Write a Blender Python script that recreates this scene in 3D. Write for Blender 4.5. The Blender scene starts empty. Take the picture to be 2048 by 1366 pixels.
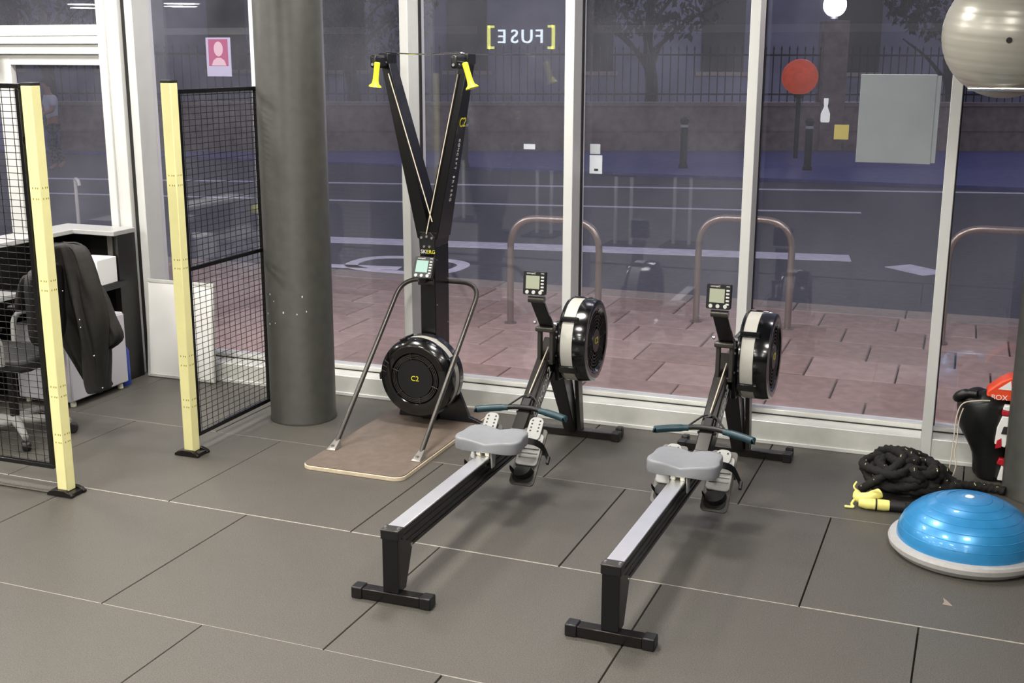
import bpy, bmesh, math, random
from mathutils import Vector, Matrix, Euler
random.seed(7)
S = bpy.context.scene
COL = S.collection
PI = math.pi

# ------------------------------------------------------------------ camera
F_PX, PIT, ROL, YAW, CAM_Z = 2370.7, 0.2369, 0.0024, 0.3626, 2.1
cam_d = bpy.data.cameras.new('camera'); cam = bpy.data.objects.new('camera', cam_d); COL.objects.link(cam)
cam_d.sensor_width = 36.0; cam_d.lens = F_PX / 2048 * 36; cam_d.clip_start = 0.05; cam_d.clip_end = 300
cam.matrix_world = Matrix.Translation((0, 0, CAM_Z)) @ Matrix.Rotation(YAW, 4, 'Z') @ Matrix.Rotation(PI/2 - PIT, 4, 'X') @ Matrix.Rotation(ROL, 4, 'Z')
S.camera = cam
CAM_M = cam.matrix_world.to_3x3()

# ------------------------------------------------------------------ world, exposure
w = bpy.data.worlds.new('world'); S.world = w; w.use_nodes = True
w.node_tree.nodes['Background'].inputs[0].default_value = (0.34, 0.34, 0.47, 1)
w.node_tree.nodes['Background'].inputs[1].default_value = 0.66
S.view_settings.view_transform = 'Standard'; S.view_settings.look = 'None'
S.view_settings.gamma = 1.0; S.view_settings.use_curve_mapping = False
S.view_settings.exposure = 0.0
LAMP_W = 62.0          # watts of each round ceiling lamp

def ray(u, v):
    d = CAM_M @ Vector(((u-1024)/F_PX, -(v-683)/F_PX, -1)); return d
def gr(u, v, z=0.0):               # the point at height z seen at a photo pixel
    d = ray(u, v); t = (z-CAM_Z)/d.z; return Vector((d.x*t, d.y*t, z))
def at(u, v, y):                   # the point on the upright plane y
    d = ray(u, v); t = y/d.y; return Vector((d.x*t, y, CAM_Z+d.z*t))
def atx(u, v, x):
    d = ray(u, v); t = x/d.x; return Vector((x, d.y*t, CAM_Z+d.z*t))

# ------------------------------------------------------------------ materials
def lin(c):
    if isinstance(c, str):
        c = [int(c[i:i+2], 16)/255 for i in (0, 2, 4)]
        c = [x/12.92 if x <= .04045 else ((x+.055)/1.055)**2.4 for x in c]
    return tuple(c)
MATS = {}
def mat(name, col, rough=.5, metal=0.0, spec=.5, noise=0.0, scale=40.0, bump=0.0, bscale=None, emit=None, coat=0.0, col2=None, detail=4.0, rvar=0.0):
    if name in MATS: return MATS[name]
    m = bpy.data.materials.new(name); m.use_nodes = True; nt = m.node_tree; b = nt.nodes['Principled BSDF']
    c = lin(col)
    b.inputs['Base Color'].default_value = (*c, 1); b.inputs['Roughness'].default_value = rough
    b.inputs['Metallic'].default_value = metal; b.inputs['Specular IOR Level'].default_value = spec
    b.inputs['Coat Weight'].default_value = coat
    tc = nt.nodes.new('ShaderNodeTexCoord')
    if noise or col2:
        n = nt.nodes.new('ShaderNodeTexNoise'); n.inputs['Scale'].default_value = scale; n.inputs['Detail'].default_value = detail
        nt.links.new(tc.outputs['Object'], n.inputs['Vector'])
        r = nt.nodes.new('ShaderNodeValToRGB')
        r.color_ramp.elements[0].position = .32; r.color_ramp.elements[1].position = .68
        if col2: a, z = lin(col), lin(col2)
        else: a, z = tuple(x*(1-noise) for x in c), tuple(min(1, x*(1+noise)) for x in c)
        r.color_ramp.elements[0].color = (*a, 1); r.color_ramp.elements[1].color = (*z, 1)
        nt.links.new(n.outputs['Fac'], r.inputs['Fac']); nt.links.new(r.outputs['Color'], b.inputs['Base Color'])
    if rvar:
        n3 = nt.nodes.new('ShaderNodeTexNoise'); n3.inputs['Scale'].default_value = 3.5; n3.inputs['Detail'].default_value = 5
        nt.links.new(tc.outputs['Object'], n3.inputs['Vector'])
        mr = nt.nodes.new('ShaderNodeMapRange'); mr.inputs[3].default_value = rough-rvar; mr.inputs[4].default_value = rough+rvar
        nt.links.new(n3.outputs['Fac'], mr.inputs[0]); nt.links.new(mr.outputs[0], b.inputs['Roughness'])
    if bump:
        n2 = nt.nodes.new('ShaderNodeTexNoise'); n2.inputs['Scale'].default_value = bscale or scale; n2.inputs['Detail'].default_value = 3
        nt.links.new(tc.outputs['Object'], n2.inputs['Vector'])
        bp = nt.nodes.new('ShaderNodeBump'); bp.inputs['Strength'].default_value = bump; bp.inputs['Distance'].default_value = .003
        nt.links.new(n2.outputs['Fac'], bp.inputs['Height']); nt.links.new(bp.outputs['Normal'], b.inputs['Normal'])
    if emit:
        b.inputs['Emission Color'].default_value = (*lin(emit[0]), 1); b.inputs['Emission Strength'].default_value = emit[1]
    MATS[name] = m; return m

def glass_mat():
    m = bpy.data.materials.new('window_glass'); m.use_nodes = True; nt = m.node_tree; nt.nodes.clear()
    o = nt.nodes.new('ShaderNodeOutputMaterial'); tr = nt.nodes.new('ShaderNodeBsdfTransparent'); gl = nt.nodes.new('ShaderNodeBsdfGlossy')
    df = nt.nodes.new('ShaderNodeBsdfDiffuse'); df.inputs[0].default_value = (.62, .62, .72, 1)
    gl.inputs['Roughness'].default_value = 0.0; gl.inputs['Color'].default_value = (.95, .97, 1, 1)
    tr.inputs[0].default_value = (.96, .97, 1.0, 1)
    lw = nt.nodes.new('ShaderNodeLayerWeight'); lw.inputs['Blend'].default_value = .5
    pw = nt.nodes.new('ShaderNodeMath'); pw.operation = 'POWER'; pw.inputs[1].default_value = 5
    ma = nt.nodes.new('ShaderNodeMath'); ma.operation = 'MULTIPLY_ADD'; ma.inputs[1].default_value = .93; ma.inputs[2].default_value = .055
    nt.links.new(lw.outputs['Facing'], pw.inputs[0]); nt.links.new(pw.outputs[0], ma.inputs[0])
    tc = nt.nodes.new('ShaderNodeTexCoord'); n = nt.nodes.new('ShaderNodeTexNoise'); n.inputs['Scale'].default_value = 1.6; n.inputs['Detail'].default_value = 6
    nt.links.new(tc.outputs['Object'], n.inputs['Vector'])
    mr = nt.nodes.new('ShaderNodeMapRange'); mr.inputs[1].default_value = .3; mr.inputs[2].default_value = .75; mr.inputs[3].default_value = .022; mr.inputs[4].default_value = .068
    nt.links.new(n.outputs['Fac'], mr.inputs[0])
    m1 = nt.nodes.new('ShaderNodeMixShader'); m2 = nt.nodes.new('ShaderNodeMixShader')
    nt.links.new(mr.outputs[0], m1.inputs[0]); nt.links.new(tr.outputs[0], m1.inputs[1]); nt.links.new(df.outputs[0], m1.inputs[2])
    nt.links.new(ma.outputs[0], m2.inputs[0]); nt.links.new(m1.outputs[0], m2.inputs[1]); nt.links.new(gl.outputs[0], m2.inputs[2])
    nt.links.new(m2.outputs[0], o.inputs[0]); return m
GLASS = glass_mat()

M = dict(
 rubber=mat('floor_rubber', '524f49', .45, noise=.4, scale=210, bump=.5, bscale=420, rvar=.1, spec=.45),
 rubber_edge=mat('lit_rubber_edge', '938d84', .6, noise=.2, scale=60),  # lighter colour stands in for light caught on the tile edges
 rubber_gap=mat('rubber_underlay', '14120f', .9),
 white=mat('white_powder_coat', 'cfcfcc', .42, noise=.02, scale=9),
 alu=mat('brushed_sill_metal', 'd8d8d2', .3, metal=.2, noise=.05, scale=14, bump=.03),
 gasket=mat('gasket', '201f1e', .6),
 column=mat('column_paint', '3a3a35', .42, noise=.14, scale=18, bump=.12, bscale=30, rvar=.08),
 yellow=mat('yellow_paint', 'ebe5a6', .3, spec=.5, noise=.03, scale=12),
 slot=mat('slot_shadow', '8f8330', .7),
 yellowp=mat('yellow_grip', 'e6e628', .45),
 black=mat('black_paint', '0a0a0b', .24, spec=.5),
 blackm=mat('black_matt', '121212', .6),
 wire=mat('black_wire', '161614', .35, metal=.3),
 plastic=mat('black_gloss_plastic', '0b0b0c', .16, spec=.6, coat=.3),
 plasticm=mat('black_soft_plastic', '101011', .4),
 frame=mat('dark_frame_metal', '252220', .26, metal=.55),
 tube=mat('gunmetal_tube', '494642', .34, metal=.6),
 footl=mat('flattened_tube_end', '8f8b84', .32, metal=.6),
 footm=mat('foot_board_metal', '605e5a', .35, metal=.4),
 steel=mat('rail_steel', 'f2f3f5', .38, metal=1.0, bump=.02, bscale=9, noise=.03, scale=6),
 grey=mat('seat_grey', '7f8185', .5, noise=.04, scale=30),
 lgrey=mat('footplate_grey', '9a9a97', .45),
 cream=mat('roller_cream', 'dcd9c8', .45),
 cage=mat('damper_cage', 'b3b1a8', .5, noise=.06, scale=300),
 lcd=mat('lcd_panel', '8d917c', .3, emit=('c8ccb4', .26)),
 lcd2=mat('lcd_panel_bluish', '6f9187', .3, emit=('a0d2c2', .24)),
 button=mat('button_grey', 'c9cbc4', .5),
 teal=mat('handle_teal', '1e3a42', .4, noise=.1, scale=50),
 wood=mat('platform_top', '695d53', .55, noise=.12, scale=22, rvar=.08),
 ply=mat('birch_ply', 'cdbda4', .55, noise=.1, scale=40),
 bolt=mat('bolt_zinc', 'c8c8c6', .25, metal=.9),
 cord=mat('cord_beige', 'd3c6b2', .7),
 yprint=mat('print_yellow', 'ddd42c', .5), ynote=mat('note_yellow', 'c9b656', .6), wprint=mat('print_white', 'e8e8e4', .5),
 blue=mat('bosu_blue', '348bc4', .32, metal=.25, spec=.6, noise=.06, scale=20, coat=.25),
 bosubase=mat('bosu_grey', 'adaba8', .5, noise=.05, scale=30),
 ball=mat('ball_silver', 'aeaba0', .34, metal=.2, spec=.6),
 rope=mat('rope_black', '15130f', .85, noise=.3, scale=90, bump=.6, bscale=160),
 fleck=mat('rope_fleck', 'd8cf9a', .7),
 tape=mat('rope_tape_yellow', 'f0e684', .45, noise=.05),
 nylon=mat('nylon_black', '10110f', .42, noise=.2, scale=25, bump=.5, bscale=18),
 orange=mat('orange_print', 'e24a22', .45), red=mat('red_print', 'b01322', .5),
 cloth=mat('jacket_cloth', '181611', .8, noise=.25, scale=30, bump=.8, bscale=22),
 desk=mat('desk_dark', '151412', .45, noise=.1, scale=15), top=mat('counter_grey', 'a3a3a2', .35, noise=.03),
 fridge=mat('pedestal_white', 'c2c0c6', .35), bluep=mat('blue_plastic', '2340a0', .35),
 paper=mat('paper_white', 'f2f1ee', .6), chrome=mat('chrome', 'd8d8d8', .12, metal=1.0),
 panelback=mat('poster_back', '9fa39d', .7, noise=.04, scale=8),
 pink=mat('poster_pink', '8f3d62', .6), skin2=mat('poster_pale', 'b596a2', .6), posterp=mat('poster_paper', 'a9a0b4', .6),
 wall=mat('wall_paint_dark', '4a4948', .8, noise=.05), ceil=mat('ceiling_dark', '1b1b1d', .9),
 lampw=mat('lamp_diffuser', 'ffffff', .5, emit=('fff6ea', 14.0)),
 paving=mat('paving_stone', '9b827a', .8, noise=.16, scale=9, bump=.4, bscale=60),
 paving2=mat('paving_stone_dark', '8b7269', .8, noise=.18, scale=11, bump=.4, bscale=60),
 kerb=mat('kerb_stone', '8d8078', .8, noise=.12, scale=14, bump=.3),
 asphalt=mat('asphalt', '40414f', .85, noise=.2, scale=14, bump=.4, bscale=80),
 paint=mat('road_paint', 'e2dcea', .7, noise=.12, scale=10),
 bike=mat('bike_stand_steel', '9a8d84', .3, metal=.85),
 brick=mat('brick_wall', '8f8074', .85, noise=.25, scale=5, bump=.5, bscale=30),
 iron=mat('iron_black', '0c0d10', .6), bark=mat('bark', '1c1a1c', .9, noise=.3), leaf=mat('leaves_night', '22302a', .8, noise=.4, scale=3),
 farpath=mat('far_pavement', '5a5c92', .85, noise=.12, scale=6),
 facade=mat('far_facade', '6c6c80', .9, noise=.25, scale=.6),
 glow=mat('orange_lamp_globe', 'c03a20', .5, emit=('d8552e', .36), noise=.5, scale=4),
 slamp=mat('street_lamp_glass', 'ffffff', .5, emit=('fdf6ff', 30.0)),
 skin=mat('skin', 'b98a72', .6), shirt=mat('shirt_white', 'e6e4ea', .7), trousers=mat('trousers_dark', '20232e', .8, col2='7a8088', scale=24), hair=mat('hair_dark', '1a1310', .7),
)

# ------------------------------------------------------------------ mesh helpers
def link(o, parent=None):
    COL.objects.link(o)
    if parent is not None: o.parent = parent
    return o
def obj(name, bm, m, parent=None, smooth=40, bev=0.0, seg=2, sub=0, loc=None):
    bmesh.ops.recalc_face_normals(bm, faces=bm.faces)
    me = bpy.data.meshes.new(name); bm.to_mesh(me); bm.free()
    for x in (m if isinstance(m, (list, tuple)) else [m]): me.materials.append(M[x] if isinstance(x, str) else x)
    if smooth:
        for p in me.polygons: p.use_smooth = True
        me.set_sharp_from_angle(angle=math.radians(smooth))
    o = bpy.data.objects.new(name, me); link(o, parent)
    if loc: o.location = loc
    if bev:
        b = o.modifiers.new('bevel', 'BEVEL'); b.width = bev; b.segments = seg; b.limit_method = 'ANGLE'; b.angle_limit = math.radians(35); b.harden_normals = False
    if sub:
        s = o.modifiers.new('sub', 'SUBSURF'); s.levels = sub; s.render_levels = sub
    return o
def tag(o, label=None, cat=None, group=None, kind=None):
    if label: o['label'] = label
    if cat: o['category'] = cat
    if group: o['group'] = group
    if kind: o['kind'] = kind
    return o
def empty(name, loc=(0, 0, 0), rz=0.0, label=None, cat=None, group=None, kind=None):
    o = bpy.data.objects.new(name, None); o.empty_display_size = .1; COL.objects.link(o); o.location = loc; o.rotation_euler = (0, 0, rz)
    return tag(o, label, cat, group, kind)
def copy_tree(o, parent=None):
    c = o.copy(); COL.objects.link(c); c.parent = parent
    for ch in list(o.children): copy_tree(ch, c)
    return c
def box(bm, lo, hi, rot=None, piv=None, mi=0):
    lo, hi = Vector(lo), Vector(hi)
    vs = [bm.verts.new((x, y, z)) for x in (lo.x, hi.x) for y in (lo.y, hi.y) for z in (lo.z, hi.z)]
    fs = [(0, 1, 3, 2), (4, 6, 7, 5), (0, 4, 5, 1), (2, 3, 7, 6), (0, 2, 6, 4), (1, 5, 7, 3)]
    for f in fs:
        fc = bm.faces.new([vs[i] for i in f]); fc.material_index = mi
    if rot is not None:
        piv = Vector(piv) if piv is not None else (lo+hi)/2
        for v in vs: v.co = piv + rot @ (v.co-piv)
    return vs
def BX(lo, hi, rot=None, piv=None):
    bm = bmesh.new(); box(bm, lo, hi, rot, piv); return bm
def hexa(bm, pts):                                   # 8 corners: bottom 4 then top 4
    vs = [bm.verts.new(p) for p in pts]
    for f in ((0, 1, 2, 3), (4, 7, 6, 5), (0, 4, 5, 1), (1, 5, 6, 2), (2, 6, 7, 3), (3, 7, 4, 0)): bm.faces.new([vs[i] for i in f])
    return vs
def prism(bm, poly, axis, a, b):                     # polygon in the two other axes
    def P(p, t): return (t, p[0], p[1]) if axis == 'x' else ((p[0], t, p[1]) if axis == 'y' else (p[0], p[1], t))
    A = [bm.verts.new(P(p, a)) for p in poly]; B = [bm.verts.new(P(p, b)) for p in poly]
    bm.faces.new(A); bm.faces.new(B[::-1]); n = len(poly)
    for i in range(n): bm.faces.new((A[i], A[(i+1) % n], B[(i+1) % n], B[i]))
    return A+B
def tube(bm, pts, r, seg=10, closed=False, cap=True, section=None, twist=0.0):
    pts = [Vector(p) for p in pts]; n = len(pts); R = r if isinstance(r, (list, tuple)) else [r]*n
    T = []
    for i in range(n):
        if closed: t = pts[(i+1) % n]-pts[i-1]
        else: t = pts[min(i+1, n-1)]-pts[max(i-1, 0)]
        T.append(t.normalized() if t.length > 1e-9 else Vector((0, 0, 1)))
    up = Vector((0, 0, 1)) if abs(T[0].z) < .9 else Vector((1, 0, 0))
    N = (up-T[0]*up.dot(T[0])).normalized(); rings = []; ang = 0; prev = pts[0]
    for i in range(n):
        N = (N-T[i]*N.dot(T[i])).normalized(); Bn = T[i].cross(N); ang += twist*(pts[i]-prev).length; prev = pts[i]; ring = []
        for k in range(seg):
            a = 2*PI*k/seg; rr = R[i]*(section(a+ang) if section else 1.0)
            ring.append(bm.verts.new(pts[i]+N*(rr*math.cos(a))+Bn*(rr*math.sin(a))))
        rings.append(ring)
    m = n if closed else n-1
    for i in range(m):
        A, B = rings[i], rings[(i+1) % n]
        for k in range(seg): bm.faces.new((A[k], A[(k+1) % seg], B[(k+1) % seg], B[k]))
    if cap and not closed: bm.faces.new(rings[0][::-1]); bm.faces.new(rings[-1])
    return rings
def TB(pts, r, seg=10, **k):
    bm = bmesh.new(); tube(bm, pts, r, seg, **k); return bm
def spline(pts, n=8, closed=False):
    P = [Vector(p) for p in pts]; m = len(P); out = []
    rng = range(m) if closed else range(m-1)
    for i in rng:
        if closed: a, b, c, d = P[i-1], P[i], P[(i+1) % m], P[(i+2) % m]
        else: a, b, c, d = P[max(i-1, 0)], P[i], P[i+1], P[min(i+2, m-1)]
        for k in range(n):
            t = k/n; out.append(.5*((2*b)+(c-a)*t+(2*a-5*b+4*c-d)*t*t+(3*b-a-3*c+d)*t**3))
    if not closed: out.append(P[-1])
    return out
def fillet(pts, rad, n=6):
    P = [Vector(p) for p in pts]; out = [P[0]]
    for i in range(1, len(P)-1):
        a = (P[i-1]-P[i]); b = (P[i+1]-P[i]); r = min(rad, a.length*.49, b.length*.49)
        p, q = P[i]+a.normalized()*r, P[i]+b.normalized()*r
        for k in range(n+1):
            t = k/n; out.append((1-t)**2*p+2*t*(1-t)*P[i]+t*t*q)
    out.append(P[-1]); return out
def lathe(bm, prof, axis='z', seg=40, c=(0, 0, 0), close=False):
    c = Vector(c); rings = []
    for (r, h) in prof:
        ring = []
        if r < 1e-6:
            p = {'z': (0, 0, h), 'x': (h, 0, 0), 'y': (0, h, 0)}[axis]; ring = [bm.verts.new(c+Vector(p))]
        else:
            for k in range(seg):
                a = 2*PI*k/seg; x, y = r*math.cos(a), r*math.sin(a)
                p = {'z': (x, y, h), 'x': (h, x, y), 'y': (x, h, y)}[axis]; ring.append(bm.verts.new(c+Vector(p)))
        rings.append(ring)
    L = len(rings)
    for i in range(L if close else L-1):
        A, B = rings[i], rings[(i+1) % L]
        if len(A) == 1 and len(B) == 1: continue
        for k in range(seg):
            a, a2, b, b2 = A[k % len(A)], A[(k+1) % seg % len(A)], B[k % len(B)], B[(k+1) % seg % len(B)]
            if len(A) == 1: bm.faces.new((a, b2, b))
            elif len(B) == 1: bm.faces.new((a, a2, b))
            else: bm.faces.new((a, a2, b2, b))
    return rings
def LT(prof, axis='z', seg=40, c=(0, 0, 0), close=False):
    bm = bmesh.new(); lathe(bm, prof, axis, seg, c, close); return bm
def rrect(x0, x1, y0, y1, r, n=6):
    out = []
    for cx, cy, a0 in ((x1-r, y1-r, 0), (x0+r, y1-r, PI/2), (x0+r, y0+r, PI), (x1-r, y0+r, 3*PI/2)):
        for k in range(n+1):
            a = a0+k*PI/2/n; out.append((cx+r*math.cos(a), cy+r*math.sin(a)))
    return out
def text(name, s, size, m, parent, mw, depth=.0008, sx=1.0):
    cu = bpy.data.curves.new('t', 'FONT'); cu.body = s; cu.size = size; cu.extrude = depth; cu.align_x = 'CENTER'; cu.align_y = 'CENTER'; cu.resolution_u = 3
    to = bpy.data.objects.new('t', cu); COL.objects.link(to)
    dg = bpy.context.evaluated_depsgraph_get(); dg.update()
    me = bpy.data.meshes.new_from_object(to.evaluated_get(dg)); bpy.data.objects.remove(to); bpy.data.curves.remove(cu)
    me.name = name; me.transform(mw @ Matrix.Diagonal((sx, 1, 1, 1))); me.materials.clear(); me.materials.append(M[m])
    return link(bpy.data.objects.new(name, me), parent)
def frame_m(o, xd, yd):                                # matrix whose x,y axes are the writing axes
    x = Vector(xd).normalized(); y = Vector(yd); y = (y-x*y.dot(x)).normalized(); z = x.cross(y)
    return Matrix(((x.x, y.x, z.x, o[0]), (x.y, y.y, z.y, o[1]), (x.z, y.z, z.z, o[2]), (0, 0, 0, 1)))
RX = lambda a: Matrix.Rotation(a, 3, 'X')
RY = lambda a: Matrix.Rotation(a, 3, 'Y')
RZ = lambda a: Matrix.Rotation(a, 3, 'Z')

# ================================================================== SETTING
GY, SILL_Y = 6.56, 6.385
X_L, X_R, Y_B, CEIL = -20.0, 5.0, -11.0, 3.5
# --- floor of rubber tiles, turned a degree against the window
floor = obj('floor', BX((X_L, Y_B, -.2), (X_R, 6.9, -.034)), 'rubber_gap', smooth=0); tag(floor, kind='structure')
bm = BX((X_L, Y_B, -.034), (X_R, 1.35, -.001)); o = obj('floor_mat', bm, 'rubber', floor, smooth=0)
DEL = 0.0163
def tile_mesh(sx, sy, name='tile'):
    bm = bmesh.new(); c = .003; gx, gy = .0028, .0008
    x, y = sx/2-gx, sy/2-gy
    lo = [bm.verts.new(p) for p in ((-x, -y, -.033), (x, -y, -.033), (x, y, -.033), (-x, y, -.033))]
    mi = [bm.verts.new(p) for p in ((-x, -y, -c), (x, -y, -c), (x, y, -c), (-x, y, -c))]
    to = [bm.verts.new(p) for p in ((-x+c*.5, -y+c, 0), (x-c*.5, -y+c, 0), (x-c*.5, y-c*.4, 0), (-x+c*.5, y-c*.4, 0))]
    bm.faces.new(to); bm.faces.new(lo[::-1])
    for i in range(4):
        j = (i+1) % 4
        bm.faces.new((lo[i], lo[j], mi[j], mi[i])); f = bm.faces.new((mi[i], mi[j], to[j], to[i])); f.material_index = 1 if i == 0 else 0  # near chamfer takes the painted lit-edge colour
    me = bpy.data.meshes.new(name); bmesh.ops.recalc_face_normals(bm, faces=bm.faces); bm.to_mesh(me); bm.free()
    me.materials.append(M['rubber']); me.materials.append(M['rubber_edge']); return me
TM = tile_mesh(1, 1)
TMF = TM.copy(); TMF.materials[1] = mat('lit_rubber_edge_far', '6c665f', .6, noise=.2, scale=60)  # same painted edge light, dimmer for the row by the window
def put_tile(me, tx, ty):
    # tile frame -> room frame
    x = math.cos(DEL)*tx+math.sin(DEL)*ty; y = -math.sin(DEL)*tx+math.cos(DEL)*ty
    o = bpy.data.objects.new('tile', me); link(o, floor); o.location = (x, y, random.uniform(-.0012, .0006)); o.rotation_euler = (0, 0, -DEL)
row_off = {1.391: -4.3, 2.391: -3.608, 3.391: -4.087, 4.393: -3.534, 5.395: -3.973}
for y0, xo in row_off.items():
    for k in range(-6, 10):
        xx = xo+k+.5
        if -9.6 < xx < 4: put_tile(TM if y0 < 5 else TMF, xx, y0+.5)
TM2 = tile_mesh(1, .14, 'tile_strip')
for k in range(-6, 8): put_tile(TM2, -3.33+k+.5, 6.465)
bm = BX((-9.5, 4.325, .0), (-4.06, 4.385, .012)); o = obj('floor_edging', bm, 'rubber', None, bev=.008, seg=3)
tag(o, 'low grey rubber edging strip on the floor below the left mesh panel', 'floor strip')

# --- room shell behind the camera
bm = BX((X_L, Y_B-.2, 0), (X_R, Y_B, CEIL)); tag(obj('wall_back', bm, 'wall', smooth=0), kind='structure')
bm = BX((X_L-.2, Y_B-.2, 0), (X_L, 6.6, CEIL)); tag(obj('wall_left', bm, 'wall', smooth=0), kind='structure')
bm = BX((X_R, Y_B-.2, 0), (X_R+.2, 6.6, CEIL)); tag(obj('wall_right', bm, 'wall', smooth=0), kind='structure')
bm = BX((X_L-.2, Y_B-.2, CEIL), (X_R+.2, 6.75, CEIL+.2)); tag(obj('ceiling', bm, 'ceil', smooth=0), kind='structure')
bm = BX((X_L, Y_B+.01, 2.55), (X_R, Y_B+.06, 2.7)); tag(obj('trim_1', bm, 'white', smooth=0), kind='structure')

# --- glazed front: sill, mullions, panes
MUL = [-5.135, -4.135, -3.125, -2.115, -1.105, -.096, .914, 1.924, 2.934, 3.944]
MW = .054
for i in range(1, len(MUL)):
    x0, x1 = MUL[i-1], MUL[i]
    wn = empty('window_%d' % i, (0, 0, 0), kind='structure')
    a, b = x0+MW, x1
    if i == 1: a = -5.06
    obj('sill', BX((a, SILL_Y+.004, 0), (b, GY-.02, .128)), 'alu', wn, bev=.004)
    obj('sill_foot', BX((a, SILL_Y-.004, 0), (b, SILL_Y+.02, .02)), 'white', wn, bev=.002)
    obj('sill_rebate', BX((a, GY-.035, .128), (b, GY+.05, .16)), 'alu', wn, bev=.003)
    obj('gasket', BX((a, GY-.042, .126), (b, GY-.0345, .134)), 'gasket', wn, smooth=0)
    obj('pane', BX((a, GY, .16), (b, GY+.014, CEIL)), GLASS, wn, smooth=0)
    bm = bmesh.new(); box(bm, (x1, SILL_Y, 0), (x1+MW, GY-.03, CEIL)); box(bm, (x1+.008, GY-.03, 0), (x1+MW-.008, GY+.07, CEIL))
    obj('mullion', bm, 'white', wn, bev=.003)
    obj('mullion_gasket', BX((x1+MW, GY-.026, .13), (x1+MW+.006, GY+.0, CEIL)), 'gasket', wn, smooth=0)
# --- entrance at the left: white door frame
d1 = empty('door_1', (0, 0, 0), kind='structure')
bm = bmesh.new(); box(bm, (-5.25, 6.36, 0), (-5.19, 6.6, CEIL)); box(bm, (-5.19, 6.375, 0), (-5.15, 6.6, CEIL)); box(bm, (-5.15, 6.362, 0), (-5.085, 6.6, CEIL))
obj('door_jamb', bm, 'white', d1, bev=.004)
obj('jamb_gasket', BX((-5.085, 6.4, 0), (-5.06, 6.6, CEIL)), 'gasket', d1, smooth=0)
obj('corner_post', BX((-5.06, 6.40, .0), (-5.0, 6.6, CEIL)), 'white', d1, bev=.003)
for z0, z1, yy in ((2.216, 2.285, 6.38), (2.165, 2.213, 6.37), (2.1, 2.162, 6.39)):
    obj('transom', BX((-9.5, yy, z0), (-5.25, 6.56, z1)), 'white', d1, bev=.003)
obj('fanlight_pane', BX((-9.5, 6.5, 2.285), (-5.25, 6.514, CEIL)), GLASS, d1, smooth=0)
lf = obj('door_leaf', BX((-6.03, 6.42, 2.03), (-5.25, 6.47, 2.1)), 'white', d1, bev=.003)
obj('leaf_pane', BX((-6.0, 6.44, .1), (-5.25, 6.452, 2.03)), GLASS, lf, smooth=0)
obj('leaf_stile', BX((-6.15, 6.42, 0), (-6.03, 6.47, 2.1)), 'white', lf, bev=.004)
obj('leaf_rail', BX((-6.03, 6.42, 0.0), (-5.25, 6.47, .1)), 'white', lf, bev=.004)
obj('door_closer', BX((-6.19, 6.36, 1.99), (-6.13, 6.419, 2.17)), 'frame', d1, bev=.006)
obj('side_pane', BX((-9.5, 6.44, .1), (-6.16, 6.452, 2.1)), GLASS, d1, smooth=0)
bm = BX((X_L, 6.4, 0), (-9.5, 6.6, CEIL)); tag(obj('wall_front', bm, 'wall', smooth=0), kind='structure')

# ================================================================== LAMPS
def lamp(x, y, drop=0.0):
    t = empty('ceiling_lamp', (x, y, -drop), label='round white disc lamp hanging from the dark ceiling', cat='lamp', group='round ceiling lamps')
    obj('lamp_body', LT([(0, 3.4), (.36, 3.4), (.38, 3.385), (.38, 3.34), (.365, 3.34), (.365, 3.355), (0, 3.355)], 'z', 40), 'white', t)
    obj('diffuser', LT([(0, 3.348), (.36, 3.348), (.36, 3.352), (0, 3.352)], 'z', 40), 'lampw', t)
    obj('drop_rod', TB([(0, 0, 3.4), (0, 0, CEIL+drop)], .012, 8), 'blackm', t)
    ld = bpy.data.lights.new('lamp_light', 'AREA'); ld.shape = 'DISK'; ld.size = .7; ld.energy = LAMP_W*(1.0 if y > 1 else .7); ld.color = (1, .97, .92)
    lo = bpy.data.objects.new('lamp_light', ld); link(lo, t); lo.location = (0, 0, 3.335)
for x in (-9.4, -7.0, -4.6, -2.2, .2):
    for y in (5.3, 2.7, .1, -2.5, -5.1):
        if x > 0 and y > 3: continue
        lamp(x, y)
for x, y in ((-15.4, -8.2), (-16.3, -9.4), (-17.6, -8.0), (-18.9, -9.6)): lamp(x, y, .22)

# ================================================================== COLUMNS
def column(c, r, label):
    t = empty('column', (c[0], c[1], 0), label=label, cat='column', kind='structure')
    obj('shaft', LT([(r+.004, 0), (r+.004, .012), (r, .018), (r, CEIL)], 'z', 64, close=False), 'column', t)
    bm = bmesh.new()
    for i in range(9):
        a = -PI/2+random.uniform(-1.0, .9); z = random.choice([.62, .64, .7, .72, .75, .3, .56])+random.uniform(-.05, .05)
        s = random.uniform(.0025, .006); p = Vector(((r+.0006)*math.cos(a), (r+.0006)*math.sin(a), z)); rot = RZ(a)
        box(bm, p-Vector((.0005, s*.6, s)), p+Vector((.0005, s*.6, s)), rot, p)
    obj('paint_chips', bm, 'wprint', t, smooth=0)
    return t
column((-3.567, 5.9), .192, 'dark grey round column standing between the yellow posts and the ski machine')
column((.515, 6.085), .21, 'dark grey round column at the right edge beside the blue dome trainer')

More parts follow.
